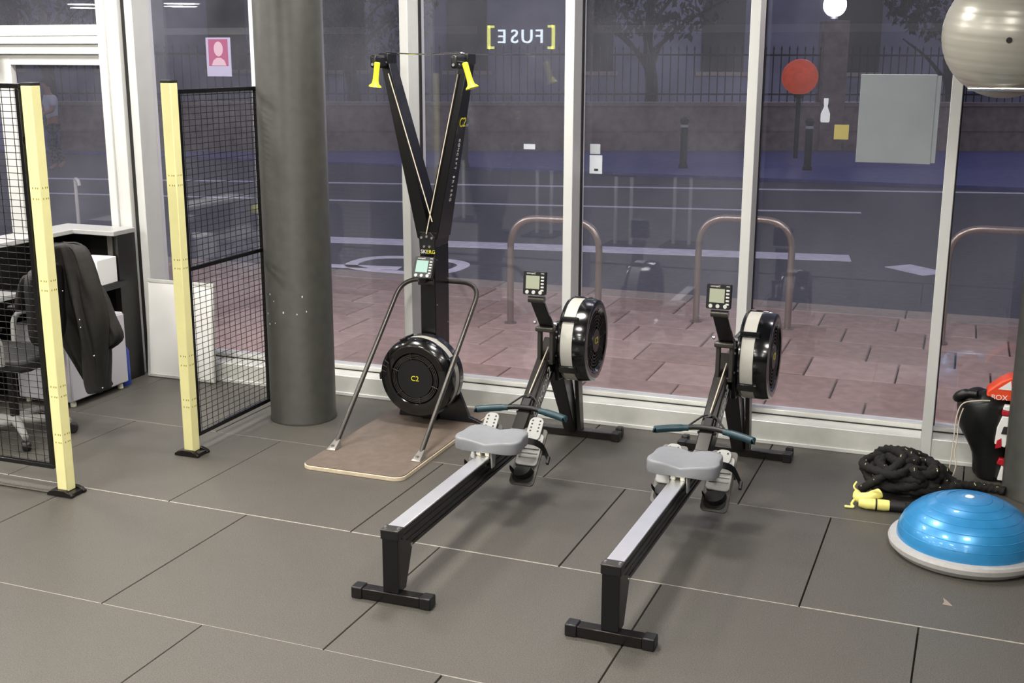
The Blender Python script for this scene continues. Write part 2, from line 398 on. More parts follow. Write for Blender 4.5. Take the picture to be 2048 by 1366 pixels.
# ================================================================== MESH GUARD PANELS AND YELLOW POSTS
def post(c, label):
    t = empty('yellow_post', (c[0], c[1], 0), label=label, cat='post', group='yellow posts of the mesh guards')
    h = .03
    obj('shaft', BX((-h, -h, .02), (h, h, 1.962)), 'yellow', t, bev=.004)
    obj('cap', BX((-h-.001, -h-.001, 1.962), (h+.001, h+.001, 1.976)), 'blackm', t, bev=.003)
    bm = bmesh.new()
    arch = [(-.075, 0), (.075, 0), (.075, .012), (.055, .024), (.028, .032), (-.028, .032), (-.055, .024), (-.075, .012)]
    prism(bm, arch, 'y', -.055, -.032); prism(bm, arch, 'y', .032, .055); box(bm, (-.07, -.032, 0), (.07, .032, .02))
    obj('base_plate', bm, 'frame', t, bev=.002)
    bm = bmesh.new()
    for z in (.55, .50, 1.02, 1.065, 1.45, 1.5, .27, .31):
        for s in (-.012, .006, .018): box(bm, (s-.0025, -h-.0006, z-.004), (s+.0025, -h+.001, z+.004)); box(bm, (h-.001, s-.0025, z-.004), (h+.0006, s+.0025, z+.004))
    obj('slots', bm, 'slot', t, smooth=0)
    return t
p1 = post((-3.995, 4.362), 'nearer yellow post, at the right end of the left mesh panel')
p2 = post((-3.778, 5.085), 'farther yellow post, whose mesh panel runs back to the dark round column')
def unit_wire():
    bm = bmesh.new(); bmesh.ops.create_cone(bm, segments=6, radius1=1, radius2=1, depth=1, cap_ends=True)
    me = bpy.data.meshes.new('wire'); bm.to_mesh(me); bm.free(); me.materials.append(M['wire'])
    for p in me.polygons: p.use_smooth = True
    return me
WM = unit_wire()
def wire(parent, a, b, r):
    a, b = Vector(a), Vector(b); o = bpy.data.objects.new('wire', WM); link(o, parent)
    o.location = (a+b)/2; o.scale = (r, r, (b-a).length); o.rotation_euler = (b-a).to_track_quat('Z', 'Y').to_euler()
def mesh_panel(name, loc, rz, L, z0, z1, label, mid=None):
    # runs along local +x
    t = empty(name, loc, rz, label=label, cat='mesh panel')
    for a, b in (((0, z0), (L, z0+.022)), ((0, z1-.022), (L, z1))): obj('frame_rail', BX((a[0], -.011, a[1]), (b[0], .011, b[1])), 'black', t, bev=.002)
    for x in (0, L-.022): obj('frame_stile', BX((x, -.011, z0+.022), (x+.022, .011, z1-.022)), 'black', t, bev=.002)
    if mid: obj('frame_rail', BX((.022, -.011, mid-.011), (L-.022, .011, mid+.011)), 'black', t, bev=.002)
    n = int(L/.05)
    for i in range(1, n): wire(t, (i*L/n, .006, z0+.02), (i*L/n, .006, z1-.02), .0017)
    n = int((z1-z0)/.0312)
    for i in range(1, n): z = z0+i*(z1-z0)/n; wire(t, (.01, 0.0025, z), (L-.01, 0.0025, z), .0017)
    return t
pa = mesh_panel('mesh_guard', (-4.056, 4.362, 0), PI, .95, .12, 1.97, 'black wire mesh panel at the left edge, in front of the office chair')
obj('panel_clamp', BX((-.03, -.008, .5), (0, .008, .53)), 'black', pa); obj('panel_clamp', BX((-.03, -.008, 1.7), (0, .008, 1.73)), 'black', pa)
pb = mesh_panel('mesh_guard', (-3.778, 5.14, 0), PI/2, .735, .082, 1.927, 'black wire mesh panel between the farther yellow post and the round column', mid=1.0)
obj('panel_clamp', BX((-.024, -.008, .5), (0, .008, .53)), 'black', pb)

# ================================================================== ROWING MACHINES
def monitor(parent, c, tilt, lcd='lcd', w=.118, h=.125):
    # faces -y, centre c, tilt leans the top away
    R = RX(-tilt); c = Vector(c)
    def tr(bm):
        for v in bm.verts: v.co = c + R @ v.co
        return bm
    bm = bmesh.new(); prism(bm, rrect(-w/2, w/2, -h/2, h/2, .008), 'y', -.014, .014)
    m = obj('monitor', tr(bm), 'plasticm', parent, bev=.002)
    obj('screen', tr(BX((-w*.37, -.0165, -h*.24), (w*.24, -.0138, h*.31))), lcd, m, smooth=0)
    for i in range(5):
        z = h*.26-i*.0165
        obj('button', tr(BX((w*.30, -.018, z-.005), (w*.44, -.0138, z+.004))), 'button', m, bev=.002)
    for x in (-.036, -.002, .034): obj('button', tr(LT([(0, -.018), (.009, -.018), (.010, -.0138), (0, -.0138)], 'y', 14, (x, 0, -h*.385))), 'button', m)
    mw = Matrix.Translation(c) @ R.to_4x4()
    text('lettering', 'concept2', .0125, 'wprint', m, mw @ frame_m((-.018, -.0142, h*.41), (1, 0, 0), (0, 0, 1)))
    text('lettering', 'PM5', .009, 'wprint', m, mw @ frame_m((.043, -.0142, h*.41), (1, 0, 0), (0, 0, 1)))
    return m
def flywheel_x(parent, x0, x1, cy, cz, r):
    w = x1-x0
    fw = obj('flywheel_housing', LT([(0, x0+.012), (r*.9, x0+.006), (r*.975, x0), (r, x0+.008), (r, x0+w*.1), (r*.965, x0+w*.12), (r*.965, x0+w*.52), (r, x0+w*.54), (r*1.0, x1-.035), (r*.97, x1-.006), (r*.9, x1), (r*.80, x1-.002), (r*.74, x1-.02), (0, x1-.022)], 'x', 72, (0, cy, cz)), 'plastic', parent, smooth=30)
    obj('damper_band', LT([(r*.985, x0+w*.12), (r*.985, x0+w*.52), (r*.95, x0+w*.52), (r*.95, x0+w*.12)], 'x', 72, (0, cy, cz), close=True), 'cage', fw)
    for rr in (.68, .6, .52, .44, .36):
        obj('guard_ring', LT([(r*rr-.002, x1-.02), (r*rr+.002, x1-.02), (r*rr+.002, x1-.008), (r*rr-.002, x1-.008)], 'x', 48, (0, cy, cz), close=True), 'plasticm', fw)
    for k in range(12):
        a = 2*PI*k/12
        obj('guard_spoke', TB([(x1-.012, cy+r*.3*math.cos(a), cz+r*.3*math.sin(a)), (x1-.012, cy+r*.74*math.cos(a), cz+r*.74*math.sin(a))], .003, 6), 'plasticm', fw)
    obj('hub_cap', LT([(0, x1-.004), (r*.28, x1-.006), (r*.3, x1-.02), (0, x1-.02)], 'x', 40, (0, cy, cz)), 'plasticm', fw)
    text('logo', 'C2', .05, 'yprint', fw, frame_m((x1-.0042, cy, cz), (0, 1, 0), (0, 0, 1)), depth=.001)
    for a, sp in ((2.45, .13), (3.72, .2), (1.2, .12), (-.9, .2)):          # clamps over the damper band (angle from +y)
        bm = bmesh.new()
        lathe_pts = [a-sp/2+sp*i/4 for i in range(5)]
        for i in range(4):
            A0, A1 = lathe_pts[i], lathe_pts[i+1]
            def P(x, rr, an): return (x, cy+rr*math.cos(an), cz+rr*math.sin(an))
            hexa(bm, [P(x0+w*.02, r*.97, A0), P(x0+w*.66, r*.97, A0), P(x0+w*.66, r*.97, A1), P(x0+w*.02, r*.97, A1), P(x0+w*.02, r*1.035, A0), P(x0+w*.66, r*1.035, A0), P(x0+w*.66, r*1.035, A1), P(x0+w*.02, r*1.035, A1)])
        bmesh.ops.remove_doubles(bm, verts=bm.verts, dist=1e-5)
        obj('band_clamp', bm, 'plastic', fw, bev=.003)
    return fw
def seat_bm(cx, cy, z):
    # saddle: wide at the back (towards -y), dished, notch in the rear edge
    bm = bmesh.new(); N, K = 28, 9; rings = []
    W, D = .163, .122
    def outline(a):
        ca, sa = math.cos(a), math.sin(a); p = 4.6
        x = W*math.copysign(abs(ca)**(2/p), ca); y = D*math.copysign(abs(sa)**(2/p), sa)
        if y < 0: y += .012*math.exp(-(x/.06)**2)
        else: x *= .94; y -= .028*math.exp(-(x/.05)**2)
        return x, y
    levels = [(0.9, .0), (.985, .004), (1.0, .012), (1.0, .050), (.99, .0575), (.965, .061), (.85, .061), (.55, .0585), (.25, .0575)]
    for s, h in levels:
        ring = []
        for k in range(N*2):
            a = 2*PI*k/(N*2); x, y = outline(a); x *= s; y *= s
            dish = 0.0
            if h > .045:
                dish = -.022*math.exp(-(x/.055)**2)*(.35+.65*min(1, max(0, (.10-y)/.2)))-.006*math.exp(-((abs(x)-.075)/.04)**2)*max(0, 1-abs(y)/.1)
            ring.append(bm.verts.new((cx+x, cy+y, z+h+dish)))
        rings.append(ring)
    for A, B in zip(rings, rings[1:]):
        for k in range(len(A)): bm.faces.new((A[k], A[(k+1) % len(A)], B[(k+1) % len(A)], B[k]))
    bm.faces.new(rings[0][::-1]); bm.faces.new(rings[-1])
    return bm
def rower(loc, rz, label, seat_y, tabs, foot_ext):
    t = empty('rowing_machine', loc, rz, label=label, cat='rowing machine', group='two rowing machines side by side')
    # rear foot and leg
    rf = obj('rear_foot', BX((-.125, -.026, .004), (.125, .026, .045)), 'frame', t, bev=.003)
    for s in (-1, 1): obj('end_cap', BX((min(s*.125, s*.172), -.029, 0), (max(s*.125, s*.172), .029, .049)), 'plasticm', rf, bev=.005)
    bm = bmesh.new(); box(bm, (-.034, -.018, .045), (.034, -.006, .272))
    rl = obj('rear_leg', bm, 'black', t, bev=.002)
    for s in (-1, 1):
        bm = bmesh.new(); prism(bm, [(-.006, .045), (.05, .045), (.115, .2), (.115, .215), (-.006, .272)], 'x', s*.034-.003*(s+1), s*.034-.003*(s-1)); obj('leg_gusset', bm, 'black', rl, bev=.001)
    obj('leg_bolt', LT([(0, .036), (.008, .036), (.008, .03), (0, .03)], 'x', 12, (0, .105, .205)), 'bolt', rl)
    # rail, slightly falling to the front
    L0, L1, zt0, zt1 = .03, 1.52, .305, .285
    def rail(x, za, zb):
        bm = bmesh.new(); hexa(bm, [(-x, L0, zt0+za), (x, L0, zt0+za), (x, L1, zt1+za), (-x, L1, zt1+za), (-x, L0, zt0+zb), (x, L0, zt0+zb), (x, L1, zt1+zb), (-x, L1, zt1+zb)]); return bm
    rb = obj('rail_beam', rail(.027, -.105, -.012), 'black', t, bev=.002)
    obj('rail_rib', rail(.031, -.05, -.04), 'frame', rb, bev=.002); obj('rail_rib', rail(.031, -.078, -.07), 'frame', rb, bev=.002); obj('rail_flange', rail(.032, -.108, -.094), 'frame', rb, bev=.002); obj('rail_flange', rail(.034, -.02, -.008), 'frame', rb, bev=.002)
    obj('rail_top', rail(.034, -.008, .0), 'steel', t, bev=.0025)
    rc = obj('rail_end_cap', BX((-.039, -.022, .268), (.039, .032, .306)), 'plasticm', t, bev=.003)
    obj('end_plate', BX((-.039, -.024, .302), (.039, .03, .309)), 'tube', rc, bev=.002)
    for s in (-1, 1): obj('cap_bolt', LT([(0, .313), (.006, .313), (.007, .309), (0, .309)], 'z', 12, (s*.028, .004, 0)), 'bolt', rc)
    # seat and its carriage
    zr = zt0+(zt1-zt0)*seat_y/L1
    st = obj('seat', seat_bm(.012, seat_y, zr+.024), 'grey', t, smooth=50)
    obj('seat_carriage', BX((-.03, seat_y-.09, zr+.014), (.03, seat_y+.09, zr+.04)), 'cream', st, bev=.006)
    for yy in (-.085, .085):
        for s in (-1, 1): obj('roller', LT([(0, -.01), (.014, -.01), (.016, 0), (.014, .01), (0, .01)], 'x', 16, (s*.022, seat_y+yy, zr+.0155)), 'cream', st)
    for s in (-1, 1):
        bm = bmesh.new(); prism(bm, [(seat_y-.1, zr+.03), (seat_y-.04, zr+.03), (seat_y-.05, zr-.055), (seat_y-.09, zr-.055)], 'x', s*.041-.004, s*.041+.004); obj('carriage_arm', bm, 'lgrey', st, bev=.004)
    # foot boards
    for s in (-1, 1):
        cx = s*.116+.018; sl = math.radians(43); piv = Vector((cx, 1.13, .15)); R = RX(sl)
        def loc_(bm):
            for v in bm.verts: v.co = piv+R @ v.co
            return bm
        bm = bmesh.new(); prism(bm, rrect(-.062, .062, -.04, .27, .02), 'z', -.012, 0)
        fb = obj('foot_board', loc_(bm), 'footm', t, bev=.002)
        bm = bmesh.new(); prism(bm, rrect(-.055, .055, .06, .235, .02), 'z', .002, .012); obj('foot_tray', loc_(bm), 'lgrey', fb, bev=.003)
        for i in range(5): obj('tray_rib', loc_(BX((-.045, .1+i*.024, .012), (.045, .108+i*.024, .016))), 'lgrey', fb, bev=.001)
        bm = bmesh.new(); prism(bm, rrect(-.036, .036, .19, .19+.075+foot_ext, .028), 'z', .014, .022)
        tb = obj('adjuster_tab', loc_(bm), 'lgrey', fb, bev=.002)
        for i in range(tabs):
            for q in (-1, 1): obj('tab_hole', loc_(LT([(0, .0225), (.005, .0225), (.005, .019), (0, .019)], 'z', 12, (q*.019, .245+foot_ext-i*.019, 0))), 'gasket', tb)
        bm = bmesh.new()                                        # heel cup
        prof = []
        for i in range(13):
            a = PI+PI*i/12; prof.append((.05*math.cos(a), .035+.05*math.sin(a)))
        A = [bm.verts.new((x, y, 0)) for x, y in prof]; B = [bm.verts.new((x*1.06, y-.012, .07)) for x, y in prof]
        for i in range(12): bm.faces.new((A[i], A[i+1], B[i+1], B[i]))
        bmesh.ops.solidify(bm, geom=bm.faces[:], thickness=.005)
        obj('heel_cup', loc_(bm), 'blackm', fb)
        bm = bmesh.new(); prism(bm, rrect(-.05, .05, -.03, .062, .03), 'z', .0, .006); obj('heel_pad', loc_(bm), 'blackm', fb, bev=.002)
        pts = spline([(-.058, .16, 0), (-.06, .16, .03), (-.03, .155, .075), (.03, .155, .075), (.06, .16, .035), (.075, .15, .0), (.095, .12, -.02)], 6)
        bm = bmesh.new(); A = []; 
        for p in pts: A.append([bm.verts.new((p.x, p.y+q, p.z)) for q in (-.017, .017)])
        for P_, Q_ in zip(A, A[1:]): bm.faces.new((P_[0], P_[1], Q_[1], Q_[0]))
        bmesh.ops.solidify(bm, geom=bm.faces[:], thickness=.003)
        obj('strap', loc_(bm), 'blackm', fb)
        bm = bmesh.new(); box(bm, (.088, .095, -.03), (.102, .135, -.012)); obj('strap_buckle', loc_(bm), 'plasticm', fb, bev=.003)
    obj('foot_axle', TB([(-.2, 1.26, .235), (.2, 1.26, .235)], .011, 10), 'tube', t)
    # rising main beam
    def beam(x, a, b, c, d): bm = bmesh.new(); prism(bm, [a, b, c, d], 'x', -x, x); return bm
    mb = obj('main_beam', beam(.036, (1.40, .15), (1.40, .262), (1.94, .645), (1.99, .53)), 'frame', t, bev=.006)
    obj('beam_top', beam(.03, (1.43, .282), (1.43, .288), (1.90, .6215), (1.90, .6155)), 'frame', mb)
    text('lettering', 'concept2', .085, 'wprint', mb, frame_m((.0365, 1.70, .41), (0, .54, .383), (0, -.383, .54)), depth=.0006)
    ch = []
    for i in range(40): f = i/39; ch.append((.02*f, 1.60+.24*f, .425+.19*f))
    obj('chain', TB(ch, .003, 6, section=lambda a: 1.0), 'cord', t)
    # handle
    hz, hy = .362, 1.515
    hd = obj('handle_centre', TB(spline([(-.12, hy-.01, hz), (-.06, hy+.008, hz+.006), (0, hy+.012, hz+.008), (.06, hy+.008, hz+.006), (.12, hy-.01, hz)], 5), .013, 12), 'plasticm', t)
    for s in (-1, 1):
        obj('handle_grip', TB(spline([(s*.085, hy+.0, hz+.002), (s*.12, hy-.008, hz), (s*.18, hy-.028, hz-.004), (s*.23, hy-.05, hz-.008), (s*.235, hy-.053, hz-.009)], 5), [.0155]*5+[.018]*15+[.012], 14), 'teal', hd)
        obj('handle_stay', TB(fillet([(s*.095, hy+.005, hz+.004), (s*.03, hy+.07, hz+.05), (0, hy+.075, hz+.055)], .02), .005, 8), 'blackm', hd)
    obj('handle_core', BX((-.022, hy+.005, hz+.012), (.022, hy+.072, hz+.03), RX(.5)), 'blackm', hd, bev=.004)
    obj('handle_pin', LT([(0, 0), (.008, 0), (.008, .03), (.004, .036), (0, .036)], 'y', 12, (0, hy+.068, hz+.055)), 'bolt', hd)
    obj('handle_hook', BX((-.045, hy+.012, .335), (.045, hy+.03, .348)), 'plasticm', t, bev=.004)
    # upright bracket with an open window, arm and monitor
    bm = bmesh.new()
    for x in (-.028, .038): box(bm, (x, 1.80, .54), (x+.02, 1.835, .725))
    box(bm, (-.028, 1.80, .53), (.058, 1.835, .552))
    br = obj('arm_bracket', bm, 'tube', t, bev=.003)
    obj('bracket_bar', BX((-.035, 1.78, .705), (.065, 1.84, .732)), 'tube', br, bev=.008, seg=3)
    for s in (-1, 1): obj('bracket_knob', LT([(0, s*.062), (.008, s*.062), (.009, s*.05), (0, s*.05)], 'x', 12, (.015, 1.8, .75)), 'bolt', br)
    bm = bmesh.new(); hexa(bm, [(-.015, 1.80, .73), (.06, 1.80, .73), (.06, 1.82, .737), (-.015, 1.82, .737), (-.03, 1.685, .888), (.043, 1.685, .888), (.043, 1.70, .898), (-.03, 1.70, .898)])
    ar = obj('monitor_arm', bm, 'black', t, bev=.004)
    obj('arm_pivot', TB([(-.035, 1.683, .898), (.05, 1.683, .898)], .018, 14), 'tube', ar)
    monitor(t, (.004, 1.668, .985), .10, h=.12)
    # flywheel side frame, legs and front foot
    sp = obj('side_plate', BX((.038, 1.88, .42), (.065, 2.1, .74)), 'black', t, bev=.006)
    for y, z in ((1.9, .69), (1.9, .66), (1.9, .56), (1.91, .47)): obj('plate_bolt', LT([(0, y-.004-.018), (.006, y-.022), (.006, y-.018), (0, y-.018)], 'y', 10, (.052, 0, z)), 'bolt', sp)
    flywheel_x(t, .068, .225, 2.05, .618, .224)
    bm = bmesh.new(); hexa(bm, [(-.005, 2.21, .04), (.06, 2.21, .04), (.06, 2.30, .04), (-.005, 2.30, .04), (-.03, 1.93, .50), (.06, 1.93, .50), (.06, 2.08, .50), (-.03, 2.08, .50)])
    fl = obj('front_leg', bm, 'black', t, bev=.004)
    bm = bmesh.new(); hexa(bm, [(.062, 2.235, .04), (.085, 2.235, .04), (.085, 2.30, .04), (.062, 2.30, .04), (.062, 2.14, .50), (.085, 2.14, .50), (.085, 2.22, .50), (.062, 2.22, .50)])
    obj('leg_brace', bm, 'tube', fl, bev=.003); obj('leg_bolt', LT([(0, 2.2), (.007, 2.2), (.007, 2.21), (0, 2.21)], 'y', 10, (.04, 0, .07)), 'bolt', fl)
    ff = obj('front_foot', BX((-.3, 2.235, .006), (.3, 2.29, .046)), 'frame', t, bev=.003)
    for s in (-1, 1):
        obj('end_cap', BX((min(s*.262, s*.308), 2.231, 0), (max(s*.262, s*.308), 2.294, .05)), 'plasticm', ff, bev=.004)
        obj('foot_wheel', BX((s*.285-.02, 2.31, .0), (s*.285+.02, 2.36, .058)), 'frame', ff, bev=.008, seg=3)
        obj('wheel_arm', BX((s*.285-.015, 2.29, .012), (s*.285+.015, 2.315, .05)), 'frame', ff, bev=.004)
    return t
rower((-1.967, 3.868, 0), .008, 'left rowing machine, the one beside the ski machine, its foot adjusters pulled up long', 1.055, 4, .055)
rower((-1.074, 3.866, 0), -.016, 'right rowing machine, the one nearer the blue dome trainer, its foot adjusters pushed down', 1.065, 1, .0)

# ================================================================== SKI MACHINE
sk = empty('ski_machine', (-2.815, 5.085, 0), label='tall black ski trainer with two yellow pull handles on a brown platform', cat='ski machine')
bm = bmesh.new(); prism(bm, rrect(-.2925, .2925, 0, 1.25, .055), 'z', 0.0, .022); pl = obj('platform', bm, 'ply', sk, bev=.003)
bm = bmesh.new(); prism(bm, rrect(-.288, .288, .0045, 1.2455, .052), 'z', .022, .027); obj('platform_surface', bm, 'wood', pl, bev=.001)
# hoop
fx = .252
hp = fillet([(-fx, .30, .035), (-fx, .35, .08), (-fx+.004, 1.16, .815), (fx+.004, 1.16, .815), (fx, .35, .08), (fx, .30, .035)], .13, 8)
hoop = obj('hoop_rail', TB(hp, .0135, 14), 'tube', sk)
for s in (-1, 1):
    bm = bmesh.new(); hexa(bm, [(s*fx-.03, .245, .027), (s*fx+.03, .245, .027), (s*fx+.03, .315, .027), (s*fx-.03, .315, .027), (s*fx-.022, .25, .036), (s*fx+.022, .25, .036), (s*fx+.016, .33, .07), (s*fx-.016, .33, .07)])
    ft = obj('hoop_foot', bm, 'footl', hoop, bev=.003); obj('foot_bolt', LT([(0, .05), (.01, .05), (.012, .034), (0, .034)], 'z', 12, (s*fx, .272, 0)), 'bolt', ft)
# post, joint and V arms
PY0, PY1 = .955, 1.145   # front and back of the post
bm = bmesh.new(); box(bm, (-.047+.01, PY0, .027), (.047+.01, PY1, 1.05)); ps = obj('main_post', bm, 'black', sk, bev=.004)
bm = bmesh.new(); hexa(bm, [(-.037, PY0, 1.05), (.057, PY0, 1.05), (.057, PY1, 1.05), (-.037, PY1, 1.05), (-.048, PY0, 1.13), (.068, PY0, 1.13), (.068, PY1, 1.13), (-.048, PY1, 1.13)])
obj('arm_joint', bm, 'black', ps, bev=.003)
bm = bmesh.new(); prism(bm, [(-.034, 1.0), (.054, 1.0), (.06, 1.10), (.03, 1.13), (-.01, 1.13), (-.04, 1.10)], 'y', PY0-.006, PY0); jp = obj('joint_plate', bm, 'plasticm', sk, bev=.002)
for x, z in ((-.022, 1.098), (.01, 1.105), (.042, 1.098), (-.006, 1.048), (.027, 1.048)): obj('plate_bolt', LT([(0, -.006), (.007, -.006), (.008, 0), (0, 0)], 'y', 12, (x, PY0-.006, z)), 'bolt', jp)
text('lettering', 'SKI', .03, 'wprint', jp, frame_m((-.008, PY0-.0065, 1.018), (1, 0, 0), (0, 0, 1))); text('lettering', 'ERG', .03, 'yprint', jp, frame_m((.034, PY0-.0065, 1.018), (1, 0, 0), (0, 0, 1)))
for i in range(5):
    for s, x in ((1, .0575), (-1, -.0375)): obj('post_bolt', LT([(0, s*.003), (.004, s*.003), (.004, 0), (0, 0)], 'x', 8, (x, PY0+.02+(i % 2)*.15, .45+i*.13)), 'bolt', ps)
ARM = {}
for s, xt in ((-1, -.252), (1, .228)):
    xb = -.008 if s < 0 else .028; w0, w1 = .043, .026
    bm = bmesh.new(); hexa(bm, [(xb-w0, PY0, 1.09), (xb+w0, PY0, 1.09), (xb+w0, PY1, 1.09), (xb-w0, PY1, 1.09), (xt-w1, PY0+.035, 2.07), (xt+w1, PY0+.035, 2.07), (xt+w1, PY1-.06, 2.07), (xt-w1, PY1-.06, 2.07)])
    a = obj('arm', bm, 'black', sk, bev=.004); ARM[s] = a
    bk = obj('pulley_bracket', BX((xt-.02, PY0-.105, 2.03), (xt+.02, PY0+.04, 2.1)), 'plasticm', a, bev=.014, seg=3)
    obj('arm_cap', BX((xt-.03, PY0+.02, 2.05), (xt+.03, PY1-.055, 2.11)), 'plasticm', a, bev=.006)
    for yy, zz in ((PY0-.07, 2.05), (PY0+.02, 2.06)): obj('bracket_bolt', LT([(0, .022), (.006, .022), (.006, .018), (0, .018)], 'x', 10, (xt, yy, zz)), 'bolt', bk)
    obj('bracket_bolt', LT([(0, -.112), (.008, -.112), (.008, -.1), (0, -.1)], 'y', 10, (xt, PY0, 2.05)), 'bolt', bk)
    tip = (xt+(.035 if s < 0 else .07), PY0-.12, 2.062); low = (xt+.02 if s < 0 else xt+.115, PY0-.125, 1.93)
    d = Vector(low)-Vector(tip); P = [Vector(tip)+d*f for f in (0, .02, .35, .7, .86, .95, 1.0)]
    hdl = obj('pull_handle', TB(P, [.012, .0165, .0155, .016, .02, .034, .036], 18), 'yellowp', sk, smooth=50)
    obj('handle_cord', TB([Vector(tip), (xt, PY0-.09, 2.07)], .004, 8), 'blackm', hdl)
    yb = PY0-.006
    e = (xt+(.03 if s < 0 else -.03), PY0+.02, 2.0); b_ = (.045, yb+.0, 1.19) if s < 0 else (.01, yb-.006, 1.12)
    obj('pull_rope', TB([e, b_], .0032, 8), 'cord', sk)
obj('top_cable', TB(spline([(-.252, PY0+.06, 2.112), (0, PY0+.06, 2.104), (.19, PY0+.06, 2.112), (.24, PY0+.03, 2.10)], 6), .004, 8), 'chrome', sk)
# lettering up the outer side of the right arm
A0, A1 = Vector((.028+.043, (PY0+PY1)/2, 1.09)), Vector((.232+.026, (PY0+PY1-.025)/2, 2.07)); AX = (A1-A0).normalized()
nx = Vector((1, 0, -AX.x)).normalized()
def on_arm(f): return A0+(A1-A0)*f+nx*.0012
text('logo', 'C2', .075, 'yprint', ARM[1], frame_m(on_arm(.66), (0, 1, 0), AX), depth=.0006)
for i, ch in enumerate('CONCEPT SKIERG'):
    if ch != ' ': text('lettering', ch, .03, 'wprint', ARM[1], frame_m(on_arm(.56-.026*i), -AX, (0, 1, 0)), depth=.0006)
# flywheel facing the room
WC = Vector((.005, .765, .318)); r = .23
fw = obj('flywheel_housing', LT([(0, .02), (r*.55, .02), (r*.62, .018), (r*.66, .004), (r*.72, .004), (r*.86, .012), (r*.97, .03), (r, .05), (r, .065), (r*.96, .068), (r*.96, .12), (r, .123), (r*1.0, .17), (r*.8, .19), (0, .19)], 'y', 80, WC), 'plastic', sk, smooth=30)
obj('damper_band', LT([(r*.985, .069), (r*.985, .119), (r*.95, .119), (r*.95, .069)], 'y', 80, WC, close=True), 'cage', fw)
obj('hub_disc', LT([(0, .008), (r*.47, .008), (r*.48, .012), (r*.48, .02), (0, .02)], 'y', 60, WC), 'plasticm', fw)
for rr in (.52, .56, .60): obj('guard_ring', LT([(r*rr-.0016, .008), (r*rr+.0016, .008), (r*rr+.0016, .016), (r*rr-.0016, .016)], 'y', 60, WC, close=True), 'tube', fw)
for k in range(6):
    a = PI/6+k*PI/3+.2; obj('guard_spoke', TB([WC+Vector((r*.47*math.cos(a), .009, r*.47*math.sin(a))), WC+Vector((r*.64*math.cos(a), .009, r*.64*math.sin(a)))], .0025, 6), 'tube', fw)
obj('crescent_plate', (lambda bm: (prism(bm, [(WC.x+r*R_*math.cos(a), WC.z+r*R_*math.sin(a)) for R_, A_ in ((.83, [PI*.12+i*PI*.66/20 for i in range(21)]), (.68, [PI*.78-i*PI*.66/20 for i in range(21)])) for a in A_], 'y', WC.y-.001, WC.y+.01), bm)[1])(bmesh.new()), 'frame', fw, bev=.002)
text('logo', 'C2', .042, 'yprint', fw, frame_m((WC.x, WC.y+.0075, WC.z), (1, 0, 0), (0, 0, 1)))
for a in (1.95, .5, PI+.05, -1.0):
    bm = bmesh.new()
    for i in range(3):
        q0, q1 = a-.09+i*.06, a-.03+i*.06
        def P_(y, rr, q): return (WC.x+rr*math.cos(q), WC.y+y, WC.z+rr*math.sin(q))
        hexa(bm, [P_(.04, r*.96, q0), P_(.14, r*.96, q0), P_(.14, r*.96, q1), P_(.04, r*.96, q1), P_(.035, r*1.04, q0), P_(.145, r*1.04, q0), P_(.145, r*1.04, q1), P_(.035, r*1.04, q1)])
    bmesh.ops.remove_doubles(bm, verts=bm.verts, dist=1e-5); obj('band_clamp', bm, 'plastic', fw, bev=.003)
for q in (2.7, 2.85, 3.0): obj('vent_slot', TB([WC+Vector((r*.78*math.cos(q), .004, r*.78*math.sin(q))), WC+Vector((r*.93*math.cos(q), .016, r*.93*math.sin(q)))], .0022, 6), 'tube', fw)
bm = bmesh.new(); prism(bm, [(.06, .027), (.345, .027), (.25, .06), (.19, .2), (.15, .3), (.06, .3)], 'y', PY0+.02, PY0+.05); obj('stand_fin', bm, 'black', sk, bev=.003)
bm = bmesh.new(); prism(bm, [(-.04, .027), (-.2, .027), (-.16, .2), (-.12, .3), (-.04, .3)], 'y', PY0+.02, PY0+.05); obj('stand_fin', bm, 'black', sk, bev=.003)
# monitor on its bracket
mk = obj('monitor_bracket', TB([(-.03, PY0-.035, .85), (.055, PY0-.02, .85)], .02, 14), 'tube', sk)
obj('bracket_stay', BX((-.01, PY0-.075, .85), (.03, PY0, .875)), 'plasticm', sk, bev=.004)
mo = monitor(sk, (.028, PY0-.085, .94), .45, 'lcd2', .118, .125)

# ================================================================== DOME TRAINER, BALL, ROPE, BAG
bo = empty('balance_dome', (.14, 5.19, 0), label='blue half-ball balance trainer on a light grey base', cat='balance trainer')
obj('base', LT([(0, 0), (.27, 0), (.295, .006), (.318, .03), (.322, .05), (.316, .062), (.295, .066), (.27, .066), (0, .066)], 'z', 72), 'bosubase', bo, smooth=30)
prof = []
for i in range(25):
    a = i/24*PI/2; prof.append((.288*math.cos(a)**.9 if i < 24 else 0, .064+.195*math.sin(a)))
dm = obj('dome', LT(prof, 'z', 72), 'blue', bo, smooth=60)
for f in (.16, .27, .38, .49, .6, .71, .82):
    a = f*PI/2; rr, zz = .288*math.cos(a)**.9+.0004, .064+.195*math.sin(a)
    obj('rib', LT([(rr-.001, zz-.002), (rr+.0012, zz), (rr-.002, zz+.002)], 'z', 72, close=True), 'blue', dm)
obj('valve_plug', LT([(0, .262), (.016, .262), (.019, .2595), (.019, .254), (0, .254)], 'z', 28), 'wprint', dm)
for a in (2.5, -.6): obj('grip_recess', BX((-.03, -.012, -.012), (.03, .012, .012), RZ(a+PI/2)), 'bosubase', bo, bev=.008, loc=(.318*math.cos(a), .318*math.sin(a), .036))

